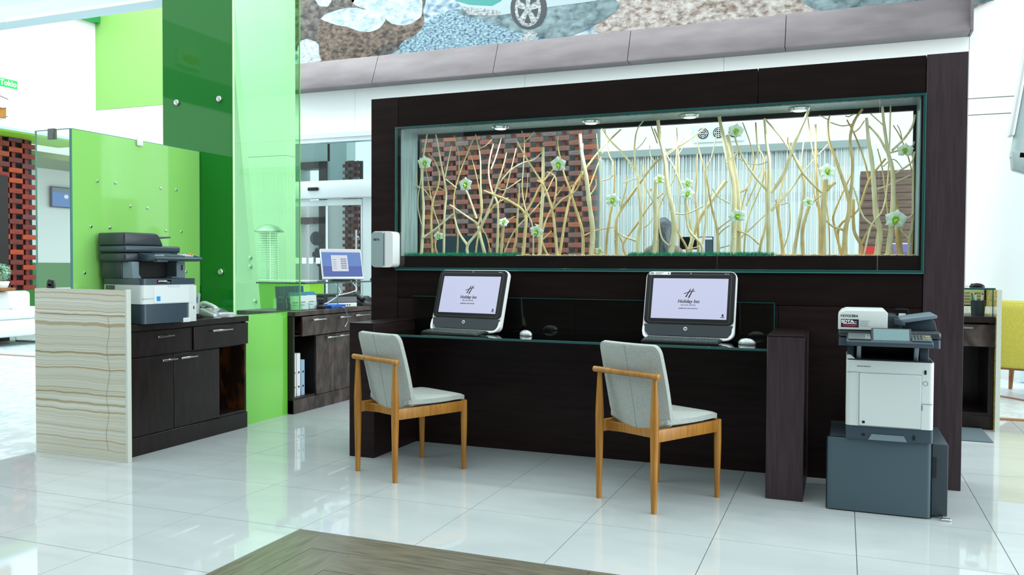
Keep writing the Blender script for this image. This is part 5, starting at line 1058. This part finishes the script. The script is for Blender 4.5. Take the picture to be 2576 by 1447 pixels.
kp = thing('desk_phone', 'black desk phone at the far counter behind the partition post', 'phone', (-4.27, 6.95, ZT), R(60)); B().prism([(-.11, 0), (.11, 0), (.11, .085), (.09, .09), (-.11, .025)], 0, -.09, .09, .005, 1).done('base', BLACKP, kp); B().tube(spline([(-.06, -.08, .06), (-.06, 0, .09), (-.06, .09, .11)], 4), .022, 8).done('handset', BLACKG, kp)
for k, P in enumerate(([(-4.25, 6.40, 1.07), (-4.22, 6.45, .98), (-4.27, 6.35, .90), (-4.30, 6.2, .86)], [(-4.30, 6.75, 1.08), (-4.22, 6.72, 1.0), (-4.26, 6.55, .96), (-4.30, 6.5, .95)], [(-4.20, 6.42, .85), (-4.155, 6.42, .84), (-4.14, 6.45, .74), (-4.15, 6.42, .68), (-4.14, 6.40, .675)])):
    tag(B().tube(spline(P, 6), .004, 6).done('cable', [WHITEINK, WHITEINK, STEEL][k]), ['white cable hanging from the glass shelf to the far counter', 'white cable from the blue monitor to the desktop computer', 'grey cable hanging over the scuffed drawer front'][k], 'cable')

# ================================================================ lounge on the far left
ts = thing('room_sign', 'green sign reading Tokio on the white bulkhead', 'sign', (-11.86, 8.93, 3.965))
B().box(0, .02, -.2, .205, -.045, .045).done('plate', mat('sign_green', srgb(30, 180, 80), .4), ts); B().box(0, .018, -.2, .21, -.052, -.046).box(0, .018, -.2, .21, .046, .052).done('plate_border', SOFTWHITE, ts)
text('lettering', 'Tokio', .082, WHITEINK, ts, (.022, .095, 0), FACE_RIGHT, bold=.002)
ts.scale = (1.39,) * 3
ck = thing('wall_clock', 'round clock face on a brown board under the green sign', 'clock', (-11.86, 8.83, 3.66))
B().box(.02, .045, -.13, .125, -.17, .13, .006, 1).done('board', OAK, ck); B().lathe([(.11, 0), (.11, .015), (.10, .02)], 28, M=Matrix.Translation((.045, .06, .045)) @ Matrix.Rotation(R(90), 4, 'Y')).done('dial', SOFTWHITE, ck); B().tube([(.068, .02, .06), (.068, .13, .035)], .003, 5).done('hand', BLACKP, ck)
for z in (.11, -.145): B().cyl((0, .14, z), (.05, .14, z), .006, .006, 8).done('fixing', STEEL, ck)
ck.scale = (1.39,) * 3
tv = thing('wall_television', 'television with blue picture on the far white lounge wall', 'television', (-14.18, 12.05, 2.52))
B().box(0, .05, -.36, .36, -.20, .20, .006, 1).done('case', BLACKG, tv); sc_ = B().box(.05, .053, -.34, .34, -.18, .18).done('picture', TVBLUE, tv); B().box(.0535, .055, -.34, .34, .09, .18).done('picture_band', mat('tv_grey', srgb(90, 120, 140), .3), sc_); B().ball((.054, -.03, .02), .05, 10, 8, 0, (.05, 1, .8)).done('picture_blob', SCRWHITE, sc_)
v = onZ(38, 858, 0); sf = thing('lounge_sofa', 'white leather lounge sofa with chrome sled legs', 'sofa', (-11.62, 8.95, 0), R(0))
B().box(-.40, .20, -1.2, .22, .14, .40, .04, 3).done('seat', LEATHER, sf); B().box(-.60, -.40, -1.2, .62, .14, .80, .06, 3).done('backrest', LEATHER, sf); B().box(-.40, .20, .22, .60, .14, .56, .05, 3).done('armrest', LEATHER, sf); B().box(-.38, .21, -1.15, .20, .40, .52, .04, 3).done('cushion', LEATHER, sf)
for y in (-1.0, .42): B().tube([(-.5, y, .15), (-.5, y, .016), (.12, y, .016), (.15, y, .15)], .014, 8).done('sled_leg', CHROME, sf)
a_ = onZ(0, 897); tag(B().box(-13, a_.x + .6, a_.y + .1, a_.y + .2, .002, .006).done('trim_1', mat('brown_inlay', srgb(150, 120, 96), .4)), 'thin brown inlay strip in the lounge marble', 'inlay', kind='structure')

# ================================================================ behind the display window
cu = thing('string_curtain', 'white string curtain hanging over the back office window', 'curtain', (-1.34, 10.55, 0))
B().box(-1.60, 1.58, -.05, .15, 2.62, 2.71, .004, 1).done('valance', mat('valance_grey', srgb(150, 164, 164), .6), cu)
rn = random.Random(21); q = B()
x = -1.58
while x < 1.56:
    w_ = rn.uniform(.006, .016); y = rn.uniform(-.025, .03); q.box(x, x + w_, y, y + .003, .3, 2.62); x += w_ + rn.uniform(.001, .012)
q.done('strings', CURTAIN, cu)['kind'] = 'stuff'
B().box(-1.56, 1.55, .075, .085, 1.0, 2.6).done('window_pane', mat('soft_daylight_blind', (.76, .84, .84), .6), cu); B().box(-1.56, 1.55, .07, .075, 2.02, 2.13).box(-1.56, 1.55, .07, .075, 2.42, 2.6).done('blind_rail', mat('blind_grey', srgb(196, 208, 210), .6), cu)
vp = thing('air_vent_panel', 'wall panel with three round black air vents above the string curtain', 'vent', (-1.47, 10.69, 2.9)); B().box(-.31, .31, -.012, 0, -.11, .11).done('panel', mat('vent_white', (.74, .80, .82), .5), vp)
for x in (-.19, .0, .19):
    vv = B(); vv.lathe([(.066, 0), (.066, .01)], 22, M=Matrix.Translation((x, -.012, 0)) @ Matrix.Rotation(R(90), 4, 'X')); o = vv.done('round_vent', VENT, vp)
    for r_ in (.05, .03): B().tube([(x + r_ * math.cos(t), -.025, r_ * math.sin(t)) for t in [2 * math.pi * k / 20 for k in range(21)]], .004, 5).done('vent_ring', SOFTWHITE, o)
    B().box(x - .06, x + .06, -.027, -.023, -.003, .003).box(x - .003, x + .003, -.027, -.023, -.06, .06).done('vent_cross', SOFTWHITE, o)
a, b_ = onY(2165, 430, 8.5), onY(2325, 430, 8.5)
bc = thing('wood_cabinet', 'tall brown slatted cabinet in the back office', 'cabinet', ((a.x + b_.x) / 2, 8.5, 0)); hw = (b_.x - a.x) / 2
B().box(-hw, hw, .02, .5, 0, 2.13).done('body', mat('brown_core', srgb(84, 68, 62), .5), bc)
bw = grain('brown_slat_wood', srgb(108, 88, 80), srgb(136, 114, 104), 4, (1, 1, 12), .4, .4)
sl_ = B().box(-hw, hw, 0, .02, 0, .066, .003, 1).mesh('slat', bw)
for k in range(12): link('slat', sl_, bc, (0, 0, 1.30 + k * .069))
B().box(-hw, hw, 0, .02, 0, 1.29).done('lower_panel', bw, bc)
c = onY(2182, 625, 8.4); rs = thing('red_notice', 'red notice with white arrow standing before the brown cabinet', 'sign', (c.x, 8.30, 1.31)); B().box(-.075, .075, 0, .012, -.29, .11).done('plate', mat('notice_red', srgb(214, 60, 60), .4), rs)
B().prism([(-.012, .02), (.012, .02), (.012, -.01), (.03, -.01), (0, -.04), (-.03, -.01), (-.012, -.01)], 1, -.002, 0).done('arrow', WHITEINK, rs); B().box(-.06, .05, -.002, 0, -.07, -.06).box(-.06, .055, -.002, 0, -.09, -.08).done('print_lines', WHITEINK, rs)
def office_desk(label, x0, x1, y, z): 
    d_ = thing('office_desk', label, 'desk', ((x0 + x1) / 2, y, 0)); h = (x1 - x0) / 2
    B().box(-h, h, -.3, .3, z - .03, z, .003, 1).done('desktop', SOFTWHITE, d_); B().box(-h + .02, -h + .05, -.28, .28, 0, z - .03).done('leg_panel', SOFTWHITE, d_); B().box(h - .05, h - .02, -.28, .28, 0, z - .03).done('leg_panel', SOFTWHITE, d_); B().box(-h + .05, h - .05, .24, .26, .1, z - .03).done('modesty_panel', SOFTWHITE, d_)
office_desk('white back office desk under the dark topped monitor', -1.9, -.7, 8.35, 1.02); office_desk('white back office desk before the brown cabinet', .0, .75, 8.1, 1.02); office_desk('white back office desk before the woven timber screen', -4.1, -2.7, 8.5, 1.02)
def back_monitor(label, px0, px1, py0, Y, z, mats_, frame=BLACKP):
    a = onY(px0, py0, Y); b_ = onY(px1, py0, Y); cx_ = (a.x + b_.x) / 2; h = (b_.x - a.x) / 2; top = a.z - z
    m_ = thing('monitor', label, 'monitor', (cx_, Y, z)); B().box(-h, h, 0, .04, .07, top, .003, 1).done('case', frame, m_)
    s_ = B().box(-h + .008, h - .008, -.002, .001, .08, top - .008).done('screen', mats_[0], m_)
    for k, (f0, f1, g0, g1, mt) in enumerate(mats_[1]): B().box(-h + .008 + f0 * (2 * h - .016), -h + .008 + f1 * (2 * h - .016), -.003, -.0015, .08 + g0 * (top - .088), .08 + g1 * (top - .088)).done('window', mt, s_)
    B().box(-.03, .03, .03, .06, .0, .12).box(-.1, .1, -.06, .10, 0, .012).done('stand', BLACKP, m_); return m_, h, top
back_monitor('monitor with dark window at the standing person in the back office', 1708, 1794, 596, 8.3, 1.02, (screen_mat('lit_lilac', srgb(190, 196, 220), .8), [(.0, .55, .72, 1, BLACKG), (.78, 1, 0, .95, mat('dark_shot', srgb(64, 84, 90), .4))]))
m_, h_, t_ = back_monitor('monitor with blue booking window before the brown cabinet', 2238, 2300, 612, 7.9, 1.02, (SCRBLUE, [(0, 1, .78, 1, mat('lilac_bar', srgb(140, 130, 190), .4)), (.35, .75, .1, .45, SCRWHITE)]), SOFTWHITE)
text('lettering', 'OPERA', .035, WHITEINK, m_, (-h_ * .45, -.004, .07 + (t_ - .07) * .70), FACE_CAM)
back_monitor('dark glossy monitor before the woven timber screen', 1096, 1225, 594, 8.5, 1.02, (mat('dark_wallpaper', srgb(44, 66, 74), .15), [(.0, .9, .0, .3, SCRDEEP), (.45, .65, .02, .3, mat('pale_cloud', srgb(150, 180, 200), .4))]))
# ---- person seen from behind
c = onY(1668, 640, 7.6)
def skinned(name, verts, edges, radii, mt, parent, sub=2, loc=None):
    me = bpy.data.meshes.new(name); me.from_pydata(verts, edges, []); o = bpy.data.objects.new(name, me); COL.objects.link(o)
    sk = o.modifiers.new('skin', 'SKIN'); sv = me.skin_vertices[0].data if me.skin_vertices else None
    if sv is None: bpy.context.view_layer.update(); 
    bpy.context.view_layer.objects.active = o
    if not me.skin_vertices:
        with bpy.context.temp_override(object=o, active_object=o): bpy.ops.mesh.customdata_skin_add()
    sv = me.skin_vertices[0].data
    for i, r_ in enumerate(radii): sv[i].radius = (r_, r_ * .8) if not isinstance(r_, tuple) else r_; sv[i].use_root = i == 0
    su = o.modifiers.new('sub', 'SUBSURF'); su.levels = sub; su.render_levels = sub
    dg_ = bpy.context.evaluated_depsgraph_get(); m2 = bpy.data.meshes.new_from_object(o.evaluated_get(dg_)); bpy.data.objects.remove(o)
    m2.materials.clear(); m2.materials.append(mt)
    for p in m2.polygons: p.use_smooth = True
    return link(name, m2, parent, loc)
pe = thing('person', 'person with long dark hair in a grey top, seen from behind in the back office', 'person', (c.x, 7.6, 0))
sv_ = [(0, 0, .94), (0, 0, 1.08), (0, 0, 1.25), (0, .01, 1.38), (0, .01, 1.45), (0, .02, 1.54), (0, .03, 1.60),
       (.15, .01, 1.37), (.21, .05, 1.12), (.20, .22, 1.04), (.19, .28, 1.04), (-.15, .01, 1.37), (-.21, .05, 1.12), (-.20, .22, 1.04), (-.19, .28, 1.04),
       (.09, 0, .88), (.10, .01, .48), (.10, -.02, .08), (.10, .10, .04), (-.09, 0, .88), (-.10, .01, .48), (-.10, -.02, .08), (-.10, .10, .04)]
se_ = [(0, 1), (1, 2), (2, 3), (3, 4), (4, 5), (5, 6), (3, 7), (7, 8), (8, 9), (9, 10), (3, 11), (11, 12), (12, 13), (13, 14), (0, 15), (15, 16), (16, 17), (17, 18), (0, 19), (19, 20), (20, 21), (21, 22)]
sr_ = [.13, .115, .13, .105, .05, .08, .075, .055, .045, .035, .03, .055, .045, .035, .03, .085, .06, .045, .035, .085, .06, .045, .035]
skinned('body', sv_, se_, sr_, mat('taupe_clothing', srgb(126, 116, 110), .8), pe)
q = B(); rings = []
t = bmesh.new()
for k in range(13):
    f = k / 12; z = 1.675 - .50 * f; dm = math.sqrt(max(.02, 1 - (1 - min(1, .03 + f * 4.2)) ** 2)); rx = .088 * dm + .05 * max(0, f - .35); ry = .098 * dm * (1 - .35 * f)
    yc = .02 - .055 * min(1, f * 1.6)
    rings.append([t.verts.new((rx * math.cos(a) * (1 + .03 * math.sin(9 * a)), yc + ry * math.sin(a), z)) for a in [2 * math.pi * i / 28 for i in range(28)]])
for A_, B_ in zip(rings, rings[1:]):
    for i in range(28): t.faces.new((A_[i], B_[i], B_[(i + 1) % 28], A_[(i + 1) % 28]))
t.faces.new(rings[0]); t.faces.new(rings[-1][::-1]); q.add(t)
q.done('hair', grain('long_dark_hair', srgb(34, 40, 46), srgb(96, 104, 110), 30, (6, 6, .3), .4, .5, 6, .2), pe)

# ================================================================ second counter and lounge on the right
rc = thing('reception_cabinet', 'dark cabinet with one drawer beside the thin onyx edge, beyond the partition', 'cabinet', (.7, 7.5, 0)); T3 = Matrix.Translation((-.7, -7.5, 0))
def c3(name, a, mt, bev=.002, parent=None): return cbx(rc, T3, name, a, mt, bev, parent)
c3('worktop', (.15, 1.065, 7.17, 7.75, .815, .86), CABWOOD); d_ = c3('drawer', (.55, 1.072, 7.19, 7.21, .632, .80), WORNWOOD)
B().box(.80, .915, 7.155, 7.165, .768, .782, M=T3).box(.81, .82, 7.16, 7.19, .772, .778, M=T3).box(.895, .905, 7.16, 7.19, .772, .778, M=T3).done('handle', CHROME, d_)
c3('side', (1.03, 1.065, 7.21, 7.72, .105, .815), CABWOOD, 0); c3('side', (.53, .55, 7.21, 7.72, .105, .815), CABWOOD, 0); c3('back', (.55, 1.03, 7.70, 7.72, .105, .815), CABWOOD, 0); c3('floor', (.55, 1.03, 7.22, 7.70, .105, .125), CABWOOD, 0); c3('plinth', (.15, 1.065, 7.21, 7.72, 0, .105), CABWOOD); c3('carcass', (.15, .53, 7.2, 7.72, .105, .815), CABWOOD, 0)
oe = thing('onyx_counter_end', 'thin upright onyx slab seen edge on beside the yellow armchair', 'panel', (1.085, 7.5, 0)); B().box(-.012, .014, -.36, 1.6, 0, 1.065).done('slab', ONYX, oe); B().box(-.0155, -.012, -.36, 1.6, 0, 1.06).done('amber_face', ONYXG, oe); B().box(-.016, .0155, -.366, -.36, 0, 1.066).done('polished_edge', MATS['pale_onyx'], oe)
gb = thing('glass_shelf', 'glass shelf box with notice cards on the right hand counter', 'shelf', (.9, 7.45, .86))
B().box(-.7, .165, -.25, .28, .205, .215).box(-.07, .15, -.25, -.242, 0, .205).done('pane', CLEAR, gb); B().box(-.7, .167, -.254, -.25, .203, .217).box(.148, .154, -.254, -.24, 0, .205).box(-.074, -.068, -.254, -.24, 0, .205).done('polished_edge', TEALD, gb)
nt_ = thing('notice_card', 'cream notice card in a black frame under the right hand glass shelf', 'card', (.97, 7.66, .95)); B().box(-.10, .10, 0, .015, -.03, .115).done('frame', BLACKP, nt_); B().box(-.085, .085, -.003, 0, -.02, .105).done('card', mat('cream_card', srgb(214, 200, 150), .6), nt_)
q = B()
for r_ in range(4): q.box(-.055, -.015, -.0045, -.003, .0 + r_ * .024, .007 + r_ * .024); q.box(.02, .06, -.0045, -.003, .0 + r_ * .024, .007 + r_ * .024)
q.done('print', mat('olive_print', srgb(130, 120, 80), .6), nt_)
cp = thing('pen_cup', 'black mesh pen cup on the right hand counter', 'cup', (.965, 7.30, .86)); B().lathe([(.045, 0), (.052, .12), (.049, .12), (.042, .006)], 20).done('cup', DARKTRAY, cp)
for k, (dx, dy, mt) in enumerate(((-.03, 0, mat('green_pen', srgb(30, 120, 110), .4)), (-.01, .015, WHITEINK), (.02, -.01, WHITEINK), (.025, .02, mat('green_pen', srgb(30, 120, 110), .4)))):
    pn = thing('pen', ['green pen leaning out of the mesh cup towards the partition post', 'white pen between the two green pens in the mesh cup', 'white pen leaning towards the onyx edge in the mesh cup', 'green pen leaning towards the onyx edge in the mesh cup'][k], 'pen', (.965 + dx * .5, 7.30 + dy, .872), 0, 'pens in the mesh cup'); B().tube([(0, 0, 0), (dx * .9, dy * .5, .15)], .006, 8).done('barrel', mt, pn); B().cyl((dx * .9, dy * .5, .15), (dx * .95, dy * .5, .162), .0045, .003, 8).done('cap', BLACKP, pn)
mouse('black mouse on the right hand glass shelf', (.965, 7.36, .86 + .215), R(75), BLACKG, 1.05)
a, b_ = onZ(2421, 1113), onZ(2500, 1115)
mt_ = thing('floor_mat', 'grey ribbed floor mat before the right hand counter', 'mat', (.62, 6.93, 0)); B().box(-.5, .375, -.255, .27, .001, .010, .003, 1).done('rubber', mat('mat_rubber', srgb(84, 100, 106), .8), mt_)
q = B()
for k in range(40): q.box(-.495, .37, -.245 + k * .0127, -.239 + k * .0127, .010, .0115)
q.done('ribs', mat('mat_rib', srgb(100, 116, 122), .8), mt_)['kind'] = 'stuff'
ya = thing('armchair', 'yellow upholstered armchair with curved walnut arms behind the onyx edge', 'armchair', (1.86, 9.2, .009), R(-20))
B().prism([(-.36, .30), (.34, .34), (.36, .46), (.30, .48), (-.30, .46)], 0, -.34, .34, .03, 3).done('seat', YELLOW, ya)
B().prism([(-.46, .28), (-.30, .36), (-.38, .90), (-.50, .93), (-.55, .88)], 0, -.40, .40, .04, 3).done('backrest', YELLOW, ya)
B().prism([(-.40, .30), (.30, .36), (.32, .56), (-.42, .62)], 0, -.40, -.33, .02, 2).done('side_cushion', YELLOW, ya); B().prism([(-.40, .30), (.30, .36), (.32, .56), (-.42, .62)], 0, .33, .40, .02, 2).done('side_cushion', YELLOW, ya)
for sx in (-1, 1):
    B().tube(spline([(sx * .43, -.42, .50), (sx * .44, -.34, .60), (sx * .44, -.22, .68), (sx * .44, .0, .70), (sx * .43, .38, .69)], 5), .026, 8).done('arm', WALNUT, ya)
    B().tube([(sx * .40, -.36, .34), (sx * .44, -.47, 0)], [.03, .018], 10).done('leg', WALNUT, ya); B().tube([(sx * .40, .30, .36), (sx * .43, .38, 0)], [.03, .018], 10).done('leg', WALNUT, ya)
B().box(-.40, .40, -.38, .34, .27, .31, .006, 1).done('seat_frame', WALNUT, ya)
rg = thing('lounge_rug', 'pale marbled rug with brown bands under the yellow armchair', 'rug', (2.4, 9.3, 0)); B().box(-1.25, 1.6, -1.55, 1.3, .0005, .006).done('field', MARBLE, rg)
B().box(-1.25, 1.6, -1.58, -1.50, .001, .008).done('band', WALNUT, rg); B().box(-.04, .04, -1.3, 1.3, .006, .009, M=Matrix.Translation((-.9, -.3, 0)) @ Matrix.Rotation(R(38), 4, 'Z')).done('band', WALNUT, rg)
# leaning white struts by the facade, the near one ends above head height
def strut(label, p_top, p_bot, w, th, mt, tip):
    s_ = thing('leaning_strut', label, 'strut', p_bot); d = (Vector(p_top) - Vector(p_bot)); L_ = d.length; q_ = Vector((0, 0, 1)).rotation_difference(d.normalized()); s_.rotation_mode = 'QUATERNION'; s_.rotation_quaternion = q_
    B().box(-w / 2, w / 2, -th / 2, th / 2, .12 if tip else 0, L_, .05, 4, axis=2).done('shaft', mt, s_)
    if tip:
        B().prism([(-w / 2, .16), (-w / 2 + .03, .04), (w / 2 - .02, .0), (w / 2, .1), (w / 2, .16)], 1, -th / 2, th / 2, .01, 2).done('end_shoe', mat('shoe_grey', srgb(176, 192, 194), .35), s_)
        for k in range(3): B().cyl((-.02 + k * .04, -th / 2 - .012, .06 + .012 * k), (-.02 + k * .04, -th / 2, .06 + .012 * k), .008, .008, 8).done('bolt', STEEL, s_)
        B().box(-w / 2 - .03, -w / 2, -th / 2 - .01, th / 2, .25, L_, .012, 2).done('edge_trim', SOFTWHITE, s_)
a = onY(2588, 440, 6.2); b_ = onY(2655, 0, 6.2)
strut('pale grey leaning strut whose bolted shoe ends above the yellow armchair', (b_.x + .16, 6.2, b_.z + .9), (a.x - .01, 6.2, a.z - .02), .24, .10, mat('strut_grey', srgb(186, 204, 206), .4), True)
a = onY(2528, 770, 10.3); b_ = onY(2600, 500, 10.3)
strut('pale leaning strut rising from behind the yellow armchair', (b_.x + .55, 10.3, b_.z + 1.5), (a.x + .42, 10.3, 0.0), .55, .12, mat('strut_blue', srgb(196, 222, 230), .5), False)
